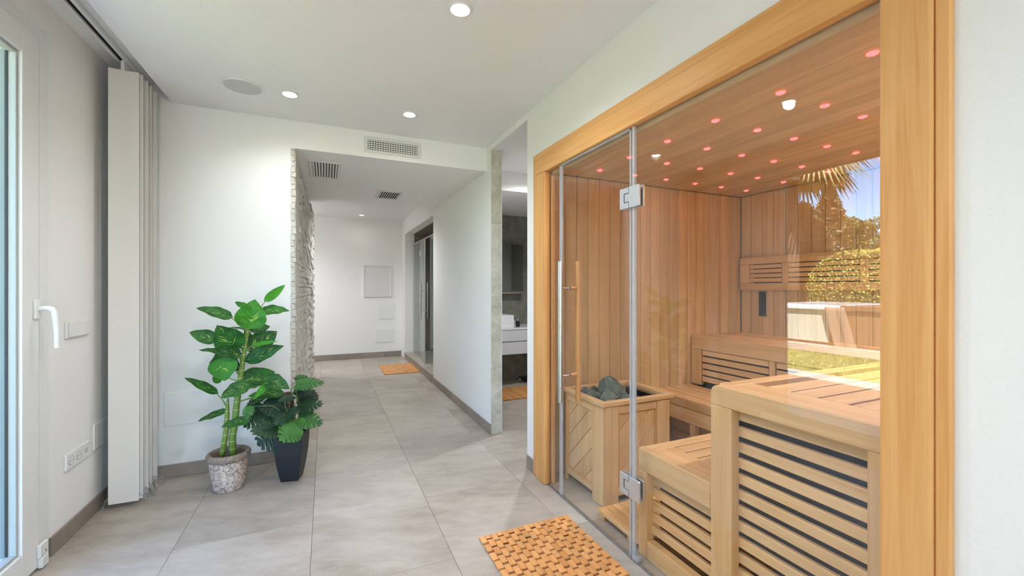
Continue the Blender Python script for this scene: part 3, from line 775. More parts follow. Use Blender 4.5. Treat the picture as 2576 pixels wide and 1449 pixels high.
# wall vent on the beam
vt = thing('wall_vent', 'rectangular white air vent with crossed vanes above the hall opening', 'vent', (.49, YB, 2.35))
vx0, vx1, vz0, vz1 = .298, .681, 2.314, 2.393
for a_ in ((vx0 - .026, vx1 + .026, vz1, vz1 + .022), (vx0 - .026, vx1 + .026, vz0 - .022, vz0), (vx0 - .026, vx0, vz0, vz1), (vx1, vx1 + .026, vz0, vz1)):
    bx('frame', 'vent_white', vt, a_[0], a_[1], YB - .008, YB - .0005, a_[2], a_[3], bevel=.002)
bx('duct_shade', 'dark_gap', vt, vx0, vx1, YB - .0012, YB - .0006, vz0, vz1, bevel=0)  # flat dark sheet standing in for the shade inside the vent
for i in range(5):
    z = vz0 + .009 + i * .0155
    bx('blade', 'vent_white', vt, vx0, vx1, YB - .0075, YB - .0055, z - .0042, z + .0042, bevel=.0006)
for i in range(20):
    x = vx0 + .01 + i * .0191
    bx('fin', 'vent_white', vt, x - .0028, x + .0028, YB - .005, YB - .0015, vz0, vz1, bevel=.0006)
def ceiling_vent(x0, x1, y0, y1, z, label):
    t = thing('ceiling_vent', label, 'vent', ((x0 + x1) / 2, (y0 + y1) / 2, z), 'hall ceiling vents')
    m = .024
    for a_ in ((x0, x1, y0, y0 + m), (x0, x1, y1 - m, y1), (x0, x0 + m, y0 + m, y1 - m), (x1 - m, x1, y0 + m, y1 - m)):
        bx('frame', 'vent_white', t, a_[0], a_[1], a_[2], a_[3], z - .009, z - .0005, bevel=.002)
    bx('duct_shade', 'dark_gap', t, x0 + m, x1 - m, y0 + m, y1 - m, z - .0012, z - .0006, bevel=0)  # dark sheet in place of a shaded opening behind the blades
    n = 9
    for i in range(n):
        x = x0 + m + (x1 - x0 - 2 * m) * (i + .5) / n
        MB().add([(x - .008, y0 + m, z - .009), (x - .0065, y0 + m, z - .009), (x + .007, y0 + m, z - .002), (x + .0055, y0 + m, z - .002),
                  (x - .008, y1 - m, z - .009), (x - .0065, y1 - m, z - .009), (x + .007, y1 - m, z - .002), (x + .0055, y1 - m, z - .002)],
                 [(0, 1, 2, 3), (7, 6, 5, 4), (0, 4, 5, 1), (1, 5, 6, 2), (2, 6, 7, 3), (3, 7, 4, 0)]).build('blade', 'vent_white', t)
ceiling_vent(-.125, .118, 3.66, 4.20, 2.255, 'larger louvred ceiling vent at the front of the hall')
ceiling_vent(.505, .755, 4.51, 4.90, 2.255, 'small louvred ceiling vent deeper in the hall')


# ================================================================== LEFT WALL: DOOR, PLATES, BLIND
dr = thing('door_1', 'white framed glass patio door in the left wall', 'door', (XL, 1.2, 0), kind='structure')
XI = XL + .012
def frame4(par, name, y0, y1, z0, z1, t, xa, xb, tb=None, mat='white_plastic'):
    tb = t if tb is None else tb
    bx(name, mat, par, xa, xb, y0, y0 + t, z0, z1, bevel=.004, seg=2)
    bx(name, mat, par, xa, xb, y1 - t, y1, z0, z1, bevel=.004, seg=2)
    bx(name, mat, par, xa, xb, y0 + t + .0005, y1 - t - .0005, z1 - t, z1, bevel=.004, seg=2)
    if tb: bx(name, mat, par, xa, xb, y0 + t + .0005, y1 - t - .0005, z0, z0 + tb, bevel=.004, seg=2)
frame4(dr, 'outer_frame', 1.321, 2.62, .0, 2.40, .072, XL - .08, XL + .004, 0)
bx('threshold', 'aluminium', dr, XL - .08, XL - .002, 1.394, 2.547, .001, .012, bevel=.001)
def sash(y0, y1):
    frame4(dr, 'sash', y0, y1, .013, 2.337, .112, XL - .06, XI)
    frame4(dr, 'glazing_bead', y0 + .1125, y1 - .1125, .1255, 2.2245, .012, XL - .035, XI - .012, mat='bead_grey')
    bx('gasket', 'gasket_grey', dr, XL - .072, XL - .0365, y1 - .1145, y1 - .1125, .128, 2.222, bevel=0)
    bx('spacer', 'gasket_dark', dr, XL - .0335, XL - .0285, y1 - .1275, y1 - .1242, .138, 2.2125, bevel=0)
    bx('gasket', 'gasket_dark', dr, XL - .0275, XL - .0245, y1 - .128, y1 - .1247, .138, 2.2125, bevel=0)
    bx('glass_pane', 'door_glass', dr, XL - .034, XL - .028, y0 + .124, y1 - .124, .137, 2.213, bevel=0)
sash(1.40, 2.53)
hb = bx('handle_base', 'white_plastic', dr, XI, XI + .012, 2.487, 2.523, 1.105, 1.19, bevel=.004, seg=2)
MB().tube([(XI + .012, 2.505, 1.15), (XI + .04, 2.505, 1.152), (XI + .052, 2.505, 1.148), (XI + .060, 2.506, 1.135), (XI + .063, 2.508, 1.10), (XI + .066, 2.51, 1.05), (XI + .066, 2.512, .975)],
          [.011, .0115, .0115, .0115, .011, .0105, .0095], 14).build('lever', 'white_plastic', hb, smooth=True)
hg = bx('corner_cover', 'white_plastic', dr, XI, XI + .014, 2.510, 2.568, .055, .112, bevel=.003)
bx('corner_cover', 'white_plastic', dr, XI + .0, XI + .018, 2.516, 2.562, .008, .054, bevel=.003)
bx('screw_slot', 'dark_gap', hg, XI + .0142, XI + .0146, 2.545, 2.549, .068, .078, bevel=0)
# switch and socket plates
sw = thing('light_switch', 'white double light switch beside the patio door handle', 'light switch', (XL, 2.855, 1.03))
bx('plate', 'white_plastic', sw, XL + .0005, XL + .010, 2.752, 2.962, .992, 1.074, bevel=.002)
bx('rocker', 'white_plastic', sw, XL + .0102, XL + .015, 2.766, 2.905, .9965, 1.0695, bevel=.0015)
bx('rocker', 'white_plastic', sw, XL + .0102, XL + .015, 2.907, 2.955, .9965, 1.0695, bevel=.0015)
so_ = thing('wall_socket', 'white triple socket plate low on the left wall', 'socket', (XL, 2.86, .385))
bx('plate', 'white_plastic', so_, XL + .0005, XL + .010, 2.748, 2.978, .343, .424, bevel=.002)
for yy in (2.790, 2.860):
    vs = MB()
    n = 24
    ring = [(yy + .024 * math.cos(2 * math.pi * q / n), .3835 + .024 * math.sin(2 * math.pi * q / n)) for q in range(n)]
    vs.prism(ring, XL + .0101, XL + .0125, 0)
    oo = vs.build('socket_face', 'white_plastic_seam', so_, bevel=.0006)
    ring2 = [(yy + .019 * math.cos(2 * math.pi * q / n), .3835 + .019 * math.sin(2 * math.pi * q / n)) for q in range(n)]
    MB().prism(ring2, XL + .0126, XL + .0130, 0).build('socket_well', 'white_plastic', oo)
    for q in (-.0095, .0095):
        bx('pin_hole', 'dark_gap', oo, XL + .01305, XL + .0133, yy + q - .0025, yy + q + .0025, .381, .386, bevel=0)
bx('divider', 'white_plastic_seam', so_, XL + .0101, XL + .0112, 2.893, 2.8945, .346, .421, bevel=0)
bx('data_port', 'white_plastic_seam', so_, XL + .0101, XL + .0120, 2.920, 2.944, .372, .398, bevel=.001)
bx('plate_cover', 'white_plastic', None, XL + .0005, XL + .008, 3.022, 3.22, .348, .489, bevel=.002).name = 'blank_plate'
props(bpy.data.objects['blank_plate'], 'blank white cover plate half hidden behind the blinds', 'cover plate')
ap = thing('access_panel', 'large flat white access panel on the wall behind the tall plant', 'access panel', (-.8, YB, .45))
bx('cover', 'white_wall', ap, -.960, -.64, YB - .005, YB - .0005, .338, .556, bevel=.0015)
for a_, b_ in ((-.952, .346), (-.952, .548), (-.648, .346), (-.648, .548), (-.80, .548)):
    MB().tube([(a_, YB - .0052, b_), (a_, YB - .0058, b_)], .002, 8).build('screw', 'aluminium', ap)
# vertical blind, drawn to one side
vb = thing('vertical_blind', 'off-white vertical blind gathered into a stack by the corner', 'blind', (-1.04, 3.1, 0))
bx('head_rail', 'white_plastic', vb, -1.080, -1.066, YN + .2, 3.395, 2.522, 2.5495, bevel=.002)
bx('head_rail', 'white_plastic', vb, -1.042, -1.026, YN + .2, 3.395, 2.522, 2.5495, bevel=.002)
bx('rail_slot', 'dark_gap', vb, -1.0655, -1.0425, YN + .2, 3.395, 2.535, 2.5495, bevel=0)
nv = 13
rb = random.Random(3)
for i in range(nv):
    y = 3.038 + i * .0245
    sh = .012 * math.sin(i * 1.9) * (i > 0); tw = rb.uniform(-.012, .012) if i else .004
    x0, x1 = -1.104 + sh, -.972 + sh + (-.006 if i % 3 == 2 else 0)
    pts = []
    for q in range(7):
        u = q / 6; pts.append((x0 + (x1 - x0) * u, y + tw * (u - .5) * 2 + .004 * math.sin(math.pi * u)))
    outline = pts + [(a_, b_ + .0016) for a_, b_ in pts[::-1]]
    va = MB().prism(outline, .034, 2.468, 2).build('vane', 'blind_fabric', vb)
    bx('weight', 'white_plastic', va, x0 + .003, x1 - .003, y + .002, y + .0045, .030, .0338, bevel=0)
    bx('hanger', 'white_plastic', va, -1.050, -1.034, y - .002, y + .004, 2.4685, 2.521, bevel=.001)
    # bead chain loops that link the vane feet
    if i < nv - 1:
        for xe, sg in ((x0 - .001, -1), (x1 + .001, 1)):
            cpts = []
            dl = .044 + .016 * rb.random(); bl_ = .016 + .016 * rb.random()
            for q in range(25):
                t = q / 24
                cpts.append(Vector((xe + sg * (.003 + bl_ * math.sin(math.pi * t)), y + .0245 * (t * 1.5 - .25), max(.006, .066 - dl * math.sin(math.pi * t) + .012 * math.sin(3 * math.pi * t)))))
            ch = MB().tube(cpts, .0007, 4)
            for p_ in cpts:
                r_ = .0027
                ch.add([p_ + Vector(d_) * r_ for d_ in ((1, 0, 0), (0, 1, 0), (-1, 0, 0), (0, -1, 0), (0, 0, 1), (0, 0, -1))],
                       [(0, 1, 4), (1, 2, 4), (2, 3, 4), (3, 0, 4), (1, 0, 5), (2, 1, 5), (3, 2, 5), (0, 3, 5)])
            ch.build('bead_chain', 'bead_metal', va, smooth='all', kind='stuff')


# ================================================================== PLANTS
def leaf_mesh(name, mat, par, base, tip, width, nrm, droop=.12, fold=.25, shape=.38, nu=6, nv_=10, curl=0.0, wave=.0):
    base, tip = Vector(base), Vector(tip); ax = tip - base; L = ax.length; ax.normalize()
    nrm = Vector(nrm); nrm = (nrm - ax * nrm.dot(ax)); nrm = nrm.normalized() if nrm.length > 1e-4 else ax.orthogonal().normalized()
    sd_ = ax.cross(nrm)
    mb = MB(); rows = []
    for j in range(nv_ + 1):
        t = j / nv_
        wv = (math.sin(math.pi * min(1, t ** (.72 if shape < .5 else 1.0))) ** .75) * (1 - .25 * t) if 0 < t < 1 else (.03 if t == 0 else 0.0)
        for i in range(nu + 1):
            u = i / nu * 2 - 1
            hw_ = width / 2 * wv
            back = -.10 * L * abs(u) * (1 - t) ** 3
            p = base + ax * (L * t + back) + sd_ * (u * hw_) + nrm * (abs(u) * hw_ * fold - droop * L * (t ** 2) + curl * L * math.sin(math.pi * t) + wave * width * math.sin(5.5 * t * math.pi + (0 if u > 0 else 1.3)) * abs(u) ** 2)
            mb.uv[len(mb.v)] = ((u + 1) / 2, t); mb.v.append(p)
    for j in range(nv_):
        for i in range(nu):
            a_ = j * (nu + 1) + i; mb.f.append((a_, a_ + 1, a_ + nu + 2, a_ + nu + 1))
    return mb.build(name, mat, par, smooth='all')
PY = 3.08
pp = Vector((-.548, PY, 0))
pot = thing('potted_plant', 'tall variegated dumb cane plant in a speckled stone pot', 'plant', tuple(pp))
KP = .88
body = [(.002, 0), (.085 * KP, 0), (.096 * KP, .012), (.104 * KP, .07), (.113 * KP, .13), (.121 * KP, .184), (.10 * KP, .186), (.10 * KP, .14), (.002, .14)]
po_ = MB().lathe(body, tuple(pp), 40).build('pot', 'pot_speckle', pot, smooth=True, label='speckled terracotta-grey stone pot')
MB().lathe([(a_ * KP, b_) for a_, b_ in ((.1215, .184), (.130, .190), (.1345, .204), (.1335, .218), (.124, .2285), (.112, .2285), (.1035, .219), (.1005, .187))], tuple(pp), 40).build('pot_rim', 'pot_rim', po_, smooth=True)
MB().lathe([(.0995 * KP, .1405), (.0995 * KP, .150), (.002, .156)], tuple(pp), 24).build('soil', 'soil', pot)
def zp(a_, b_, dy=0, s=3.622, ox=400, oy=700): return on_y(ox + a_ / s, oy + b_ / s, PY + dy)
main_pts = [zp(645, 1640, 0), zp(668, 1449, 0), zp(690, 1330, 0), zp(705, 1180, 0), zp(728, 1000, .0), zp(750, 850, .0), zp(772, 700, 0), zp(790, 580, 0), zp(808, 480, 0), zp(822, 430, .0)]
main_pts[0] = Vector((-.548 + .025, PY, .145))
MB().tube(main_pts, [.021, .020, .019, .018, .0165, .015, .014, .012, .010, .006], 12).build('stem', 'cane_stem', pot, smooth='all')
sec = [Vector((-.592, PY - .015, .145)), zp(604, 1449, -.015), zp(612, 1380, -.015), zp(618, 1290, -.015), zp(622, 1200, -.015), zp(628, 1090, -.015)]
MB().tube(sec, [.016, .015, .0145, .014, .012, .004], 12).build('stem', 'cane_stem', pot, smooth='all')
fwd = Vector((SN, CS, 0)); cam_dir = Vector((0, -1, .15))
# (attach on stem), (leaf base), (leaf tip), width px(z), depth base, depth tip, normal, bright
LV = [((815, 440), (975, 200), (1152, 58), 80, .02, .06, (.5, -1, .3), 1),
      ((815, 440), (942, 296), (1184, 282), 118, .0, -.03, (0, -.75, .7), 0),
      ((812, 470), (822, 440), (872, 196), 250, -.02, -.05, (.1, -1, .2), 1),
      ((808, 480), (800, 270), (692, 212), 70, .05, .09, (-.2, -.6, .9), 1),
      ((800, 500), (645, 350), (345, 262), 112, -.03, -.10, (.1, -.85, .6), 0),
      ((765, 660), (700, 635), (528, 432), 235, -.04, -.12, (-.1, -1, .35), 0),
      ((770, 640), (515, 560), (275, 490), 128, .02, .02, (0, -1, .4), 0),
      ((795, 520), (790, 462), (650, 438), 40, .03, .05, (0, -.4, 1), 0),
      ((800, 520), (780, 520), (845, 500), 90, .05, .08, (0, -1, .2), 0),
      ((790, 600), (842, 478), (1016, 430), 110, .06, .12, (0, -.9, .5), 0),
      ((775, 690), (832, 650), (1076, 482), 200, .03, .08, (.2, -1, .3), 0),
      ((775, 690), (868, 608), (1072, 566), 62, -.05, -.10, (0, -.6, .8), 1),
      ((760, 800), (812, 742), (1135, 612), 150, -.02, -.06, (.15, -.9, .6), 0),
      ((745, 920), (765, 940), (1058, 850), 190, .0, .04, (0, -1, .4), 0),
      ((742, 950), (960, 920), (1190, 1000), 160, -.05, -.10, (.1, -.8, .8), 0),
      ((755, 760), (728, 690), (365, 640), 100, -.03, -.06, (0, -.5, .9), 0),
      ((755, 780), (700, 700), (440, 840), 210, .03, .08, (-.2, -1, .2), 0),
      ((745, 900), (580, 745), (598, 935), 220, -.08, -.12, (0, -1, .25), 1),
      ((750, 800), (725, 700), (560, 640), 110, -.06, -.12, (0, -.9, .5), 0),
      ((740, 960), (720, 760), (640, 830), 150, .06, .1, (0, -1, .1), 0),
      ((625, 1190), (515, 1038), (236, 902), 84, -.02, -.08, (.2, -.8, .7), 0),
      ((735, 990), (800, 968), (560, 1085), 150, -.08, -.14, (-.1, -.85, .7), 0),
      ((720, 1060), (985, 962), (862, 1105), 62, -.08, -.12, (.3, -1, .2), 1),
      ((715, 1130), (1115, 1045), (815, 1060), 110, .0, -.06, (0, -.8, .8), 0),
      ((715, 1130), (960, 1100), (782, 1155), 50, .02, .0, (0, -.6, .9), 0),
      ((618, 1330), (602, 1205), (350, 1305), 74, .02, -.02, (0, -.7, .9), 0),
      ((620, 1380), (812, 1288), (565, 1345), 100, -.08, -.12, (0, -.75, .8), 0),
      ((740, 960), (545, 900), (500, 960), 80, .0, .02, (0, -1, .2), 1)]
rl = random.Random(11)
for at_, b_, t_, wd, db_, dt_, nr, br_ in LV:
    B, T = zp(b_[0], b_[1], db_), zp(t_[0], t_[1], dt_)
    S = zp(at_[0], at_[1], 0)
    width = wd * 1.12 / 3.622 / F * 2.6
    lf = leaf_mesh('leaf', 'dumb_cane_leaf_light' if br_ else 'dumb_cane_leaf', pot, B, T, width, nr, droop=rl.uniform(.0, .10), fold=rl.uniform(.08, .3), wave=.045)
    mid = (S + B) / 2 + Vector((0, 0, .012))
    if (S - B).length > .02:
        MB().tube([S, S.lerp(mid, .5) + Vector((0, 0, .004)), mid, B + (T - B) * .03], [.006, .0045, .0032, .0022], 6).build('petiole', 'petiole', lf, smooth='all')
# monstera
MY = 3.07
bp = Vector((-.200, MY, 0))
mon = thing('potted_plant', 'short dark monstera with split leaves in a square black pot', 'plant', tuple(bp))
def sq(h0, r, rot=math.radians(-14)):
    return [(bp.x + math.sqrt(2) * .84 * r * math.cos(rot + math.pi / 4 + k * math.pi / 2), bp.y + math.sqrt(2) * .84 * r * math.sin(rot + math.pi / 4 + k * math.pi / 2), h0) for k in range(4)]
prof = [(.001, .062), (.05, .073), (.11, .084), (.18, .094), (.25, .099), (.296, .100), (.30, .0995), (.30, .090), (.27, .089), (.268, .02)]
mb = MB(); 
for i, (h0, r) in enumerate(prof): mb.v += [Vector(q) for q in sq(h0, r)]
for i in range(len(prof) - 1):
    for k in range(4): mb.f.append((i * 4 + k, i * 4 + (k + 1) % 4, i * 4 + 4 + (k + 1) % 4, i * 4 + 4 + k))
mb.f.append((0, 1, 2, 3)); mb.f.append(tuple(len(mb.v) - 4 + k for k in range(4)))
mb.build('pot', 'black_pot', mon, bevel=.003, label='tapered square black pot')
rg = random.Random(5); gv = MB(); rot = math.radians(-14)
for k in range(240):
    a_, b_ = rg.uniform(-.068, .068), rg.uniform(-.068, .068)
    px_, py_ = bp.x + a_ * math.cos(rot) - b_ * math.sin(rot), bp.y + a_ * math.sin(rot) + b_ * math.cos(rot)
    r_ = rg.uniform(.005, .008); q = Vector((px_, py_, .277 + rg.uniform(0, .006)))
    gv.add([q + Vector(d_) * r_ for d_ in ((1, 0, 0), (0, 1, 0), (-1, 0, 0), (0, -1, 0), (0, 0, .8), (0, 0, -.8))],
           [(0, 1, 4), (1, 2, 4), (2, 3, 4), (3, 0, 4), (1, 0, 5), (2, 1, 5), (3, 2, 5), (0, 3, 5)])
gv.build('gravel', 'gravel', mon, kind='stuff')
def mp_(a_, b_, dy=0): return on_y(450 + a_ / 4.14, 950 + b_ / 4.14, MY + dy)
pole_top = mp_(1135, 150); pole_top.y = MY
MB().tube([(bp.x - .012, MY, .26), (bp.x - .012, MY, .5), (pole_top.x, MY, pole_top.z - .03), (pole_top.x, MY, pole_top.z - .006), (pole_top.x, MY, pole_top.z)], [.024, .024, .026, .024, .012], 16).build('moss_pole', 'moss_pole', mon, smooth='all')
def monstera_leaf(B, T, width, nrm, light, fold=.15, droop=.12):
    B, T = Vector(B), Vector(T); ax = T - B; L = ax.length; ax.normalize()
    nrm = Vector(nrm); nrm = (nrm - ax * nrm.dot(ax)).normalized(); sd_ = ax.cross(nrm)
    mb = MB()
    def P_(u, t):
        hw_ = width / 2
        p = B + ax * (L * t) + sd_ * (u * hw_) + nrm * (abs(u) * hw_ * fold - droop * L * max(0, t) ** 2 - abs(u) ** 2 * hw_ * .18)
        mb.uv[len(mb.v)] = ((u + 1) / 2, max(0, min(1, t))); mb.v.append(p); return len(mb.v) - 1
    nl = 6
    wid = [.80, 1.0, 1.0, .90, .70, .42]
    for s_ in (-1, 1):
        for i in range(nl):
            t0, t1 = i / nl * .90, (i + 1) / nl * .90
            w_ = wid[i]; wn2 = wid[min(i + 1, nl - 1)] if i < nl - 1 else .28
            slant = .10 + .05 * i / nl
            g = .010
            a0, a1 = P_(0, t0), P_(0, t1)
            b0, b1 = P_(s_ * .58 * w_, t0 + slant * .5 + (0 if i else -.10)), P_(s_ * .58 * w_, t1 + slant * .5)
            c0, c1 = P_(s_ * .58 * w_, t0 + slant * .5 + g * .3 + (0 if i else -.10)), P_(s_ * .58 * w_, t1 + slant * .5 - g * .3)
            m0, m1 = P_(s_ * .8 * w_, t0 + slant * .8 + g + (0 if i else -.13)), P_(s_ * .82 * wn2, t1 + slant * .85 - g)
            d0, d1 = P_(s_ * w_ * .97, t0 + slant + g * 1.6 + (0 if i else -.05)), P_(s_ * (w_ * .4 + wn2 * .6), t1 + slant - g * 1.4)
            fs = [(a0, b0, b1, a1), (c0, m0, m1, c1), (m0, d0, d1, m1)]
            mb.f += fs if s_ > 0 else [f_[::-1] for f_ in fs]
        a_, b_, c_ = P_(0, .90), P_(s_ * .20, .97), P_(0, 1.08)
        mb.f.append((a_, b_, c_) if s_ > 0 else (c_, b_, a_))
    return mb.build('leaf', 'monstera_leaf_light' if light else 'monstera_leaf', mon, smooth='all')
ML = [((1215, 70), (1490, 30), 130, -.06, -.1, (0, -.6, .9), 1), ((1200, 130), (1420, 140), 110, -.02, -.02, (0, -.7, .8), 0),
      ((1260, 240), (1450, 180), 130, .03, .08, (.1, -.9, .5), 0), ((1235, 300), (1485, 265), 150, -.03, -.04, (0, -.7, .8), 0),
      ((1190, 190), (1050, 225), 90, -.06, -.12, (0, -.5, .9), 0), ((1100, 290), (850, 300), 170, -.02, -.06, (0, -.8, .7), 0),
      ((1060, 260), (860, 330), 150, .04, .06, (-.2, -1, .4), 0), ((900, 330), (680, 500), 190, .0, -.04, (-.3, -1, .5), 0),
      ((980, 360), (840, 540), 210, .04, .03, (-.2, -1, .3), 0), ((1070, 500), (770, 540), 200, -.06, -.12, (-.1, -.8, .8), 0),
      ((1040, 560), (830, 690), 290, -.02, -.06, (-.2, -1, .3), 0), ((1230, 500), (1060, 640), 190, -.10, -.16, (.1, -1, .5), 1),
      ((1240, 500), (1290, 430), 100, -.08, -.1, (.3, -1, .3), 1), ((1240, 430), (1480, 460), 150, -.06, -.1, (0, -.8, .7), 1),
      ((1130, 380), (1240, 340), 120, -.07, -.12, (0, -.7, .8), 0), ((1100, 640), (1020, 610), 80, -.04, -.08, (0, -.7, .8), 0),
      ((1260, 470), (1360, 500), 80, .02, .0, (0, -.6, .9), 0), ((1270, 380), (1410, 380), 90, .05, .08, (0, -.8, .6), 0),
      ((1110, 390), (1005, 470), 110, -.08, -.14, (-.2, -.9, .6), 0), ((740, 300), (690, 430), 80, -.05, -.08, (-.3, -1, .3), 1),
      ((1070, 150), (1000, 200), 90, .05, .1, (0, -1, .3), 0), ((1220, 40), (1340, -10), 90, .06, .12, (.1, -1, .4), 1),
      ((980, 600), (890, 560), 120, .06, .1, (0, -1, .3), 0), ((850, 250), (700, 290), 110, .04, .08, (0, -.9, .5), 0)]
for b_, t_, wd, d0, d1, nr, lt in ML:
    B, T = mp_(b_[0], b_[1], d0), mp_(t_[0], t_[1], d1)
    lf = monstera_leaf(B, T, wd * 1.4 / 4.14 / F * 2.72, nr, lt, fold=rl.uniform(.05, .3), droop=rl.uniform(.05, .2))
    S = Vector((bp.x + rl.uniform(-.03, .05), MY - .03 + rl.uniform(-.015, .02), max(.27, min(B.z - .12, .5))))
    MB().tube([S, S.lerp(B, .5) + Vector((0, -.01, .05)), B], [.0035, .003, .002], 6).build('petiole', 'monstera_stem', lf, smooth='all')


# ================================================================== MATS
def block_mat(label, x0, y1, group):
    """bath mat of small wooden blocks threaded in staggered rows, long axis along Y"""
    t = thing('wooden_bath_mat', label, 'bath mat', (x0 + .25, y1 - .37, 0), group)
    nc, W, L = 17, .505, .74
    cw = W / nc; pitch = .0635; bl = .0525
    rm = random.Random(2)
    for c in range(nc):
        xa = x0 + c * cw
        off = (pitch / 2 if c % 2 else 0) + .0
        y = y1
        first = bl if not c % 2 else bl * .5
        ln = first
        while y > y1 - L + .01:
            ya = max(y - ln, y1 - L)
            bx('block', 'bamboo_y', t, xa + .0008, xa + cw - .0008, ya, y, .0015, .0125, bevel=.0012)
            y -= ln + rm.uniform(.011, .017); ln = bl
    for r in range(12):
        y = y1 - .028 - r * pitch
        if y < y1 - L + .01: break
        MB().tube([(x0 + .002, y, .006), (x0 + W - .002, y, .006)], .0016, 5).build('cord', 'moss_pole', t)
    return t
m1 = block_mat('bamboo block bath mat on the floor in front of the sauna door', .690, 1.945, 'wooden block mats')
m2 = copy_tree(m1); m2.location = (.766 + .25, 6.90 - .37, 0)
m2['label'] = 'bamboo block bath mat far down the hall by the shower step'


# ================================================================== HALL END
nc_ = thing('niche_panel', 'square recessed panel with white frame on the hall end wall', 'wall panel', (.85, 7.78, 1.36))
x0, x1, z0, z1 = .607, 1.09, 1.08, 1.642
for a_ in ((x0, x1, z1 - .02, z1), (x0, x1, z0, z0 + .02), (x0, x0 + .02, z0 + .02, z1 - .02), (x1 - .02, x1, z0 + .02, z1 - .02)):
    bx('frame', 'vent_white', nc_, a_[0], a_[1], 7.757, 7.7795, a_[2], a_[3], bevel=.002)
bx('board', 'white_wall', nc_, x0 + .02, x1 - .02, 7.774, 7.7795, z0 + .02, z1 - .02, bevel=0)
bx('inner_door', 'vent_white', nc_, x0 + .045, x1 - .045, 7.768, 7.7738, z0 + .03, z1 - .05, bevel=.001)
o = bx('blank_plate', 'white_plastic', None, .862, 1.138, 7.771, 7.7795, .681, .958, bevel=.003); props(o, 'square blank cover plate on the hall end wall, upper of two', 'cover plate')
o = bx('blank_plate', 'white_plastic', None, .812, 1.134, 7.771, 7.7795, .264, .493, bevel=.003); props(o, 'wide blank cover plate on the hall end wall, lower of two', 'cover plate')
# shower recess
GXS = 1.42
struct('wall_shower_back', 'dark_mosaic', 2.45, 2.6, 5.38, 7.49, 0, 2.4)
struct('wall_shower_far', 'base_tile', GXS + .02, 2.45, 7.47, 7.49, .11, 2.4)
struct('wall_shower_near', 'dark_mosaic', 1.375, 2.45, 5.36, 5.38, .11, 2.4)
struct('ceiling_shower', 'base_tile', GXS, 2.45, 5.38, 7.49, 2.19, 2.4)
st = thing('trim_2', 'raised tiled threshold of the shower recess', 'threshold', (1.35, 6.4, 0), kind='structure')
y = 5.381
while y < 7.48:
    bx('step_tile', 'floor_tile', st, XR - .011, 1.72, y + .0007, min(y + .6, 7.489) - .0007, .098, .11, bevel=.001)
    bx('step_tile', 'base_tile', st, XR - .011, XR, y + .0007, min(y + .6, 7.489) - .0007, .001, .0975, bevel=.001)
    y += .6
bx('step_core', 'grout', st, XR + .0005, 2.449, 5.382, 7.468, .001, .0975, bevel=0)
s1 = thing('shower_panel', 'far fixed glass panel of the shower enclosure', 'glass panel', (GXS, 7.2, .11), 'shower glass')
bx('glass_pane', 'shower_glass', s1, GXS - .004, GXS + .004, 6.865, 7.468, .112, 2.0, bevel=0)
bx('edge_strip', 'clear_seal', s1, GXS - .005, GXS + .005, 6.853, 6.8645, .112, 2.0, bevel=.001)
bx('head_rail', 'brushed_steel', s1, GXS - .008, GXS + .008, 5.39, 7.468, 2.001, 2.022, bevel=.002)
s2 = thing('shower_panel', 'near fixed glass panel of the shower enclosure', 'glass panel', (GXS, 5.7, .11), 'shower glass')
bx('glass_pane', 'shower_glass', s2, GXS - .004, GXS + .004, 5.385, 6.12, .112, 1.999, bevel=0)
bx('edge_strip', 'clear_seal', s2, GXS - .005, GXS + .005, 6.1205, 6.13, .112, 1.999, bevel=.001)
s3 = thing('shower_door', 'glass shower door standing ajar with two steel bar handles', 'glass door', (GXS - .002, 6.845, .11), 'shower glass')
hx, hy = GXS - .002, 6.845
def sdp(d, off, z): # along the open door
    a_ = math.radians(6); return Vector((hx - math.sin(a_) * d - math.cos(a_) * off, hy - math.cos(a_) * d + math.sin(a_) * off, z))
def sdbox(name, mat, d0, d1, o0, o1, z0, z1, par=s3):
    vs = [sdp(d, o_, z) for z in (z0, z1) for o_ in (o0, o1) for d in (d0, d1)]
    return MB().add(vs, [(0, 2, 3, 1), (4, 5, 7, 6), (0, 1, 5, 4), (2, 6, 7, 3), (0, 4, 6, 2), (1, 3, 7, 5)]).build(name, mat, par)
sdbox('glass_pane', 'shower_glass', .012, .66, -.004, .004, .125, 1.985)
sdbox('edge_strip', 'clear_seal', .6605, .668, -.005, .005, .125, 1.985)
for zc in (1.80, .36):
    sdbox('hinge', 'brushed_steel', -.012, .05, -.014, .014, zc - .045, zc + .045)
for sg in (1, -1):
    o = MB().tube([sdp(.56, sg * .055, .78), sdp(.56, sg * .055, 1.32)], .0135, 12).build('bar_handle', 'brushed_steel', s3, smooth=True)
    for z in (.90, 1.21):
        MB().tube([sdp(.56, sg * .006, z), sdp(.56, sg * .045, z)], .008, 10).build('standoff', 'brushed_steel', o, smooth=True)


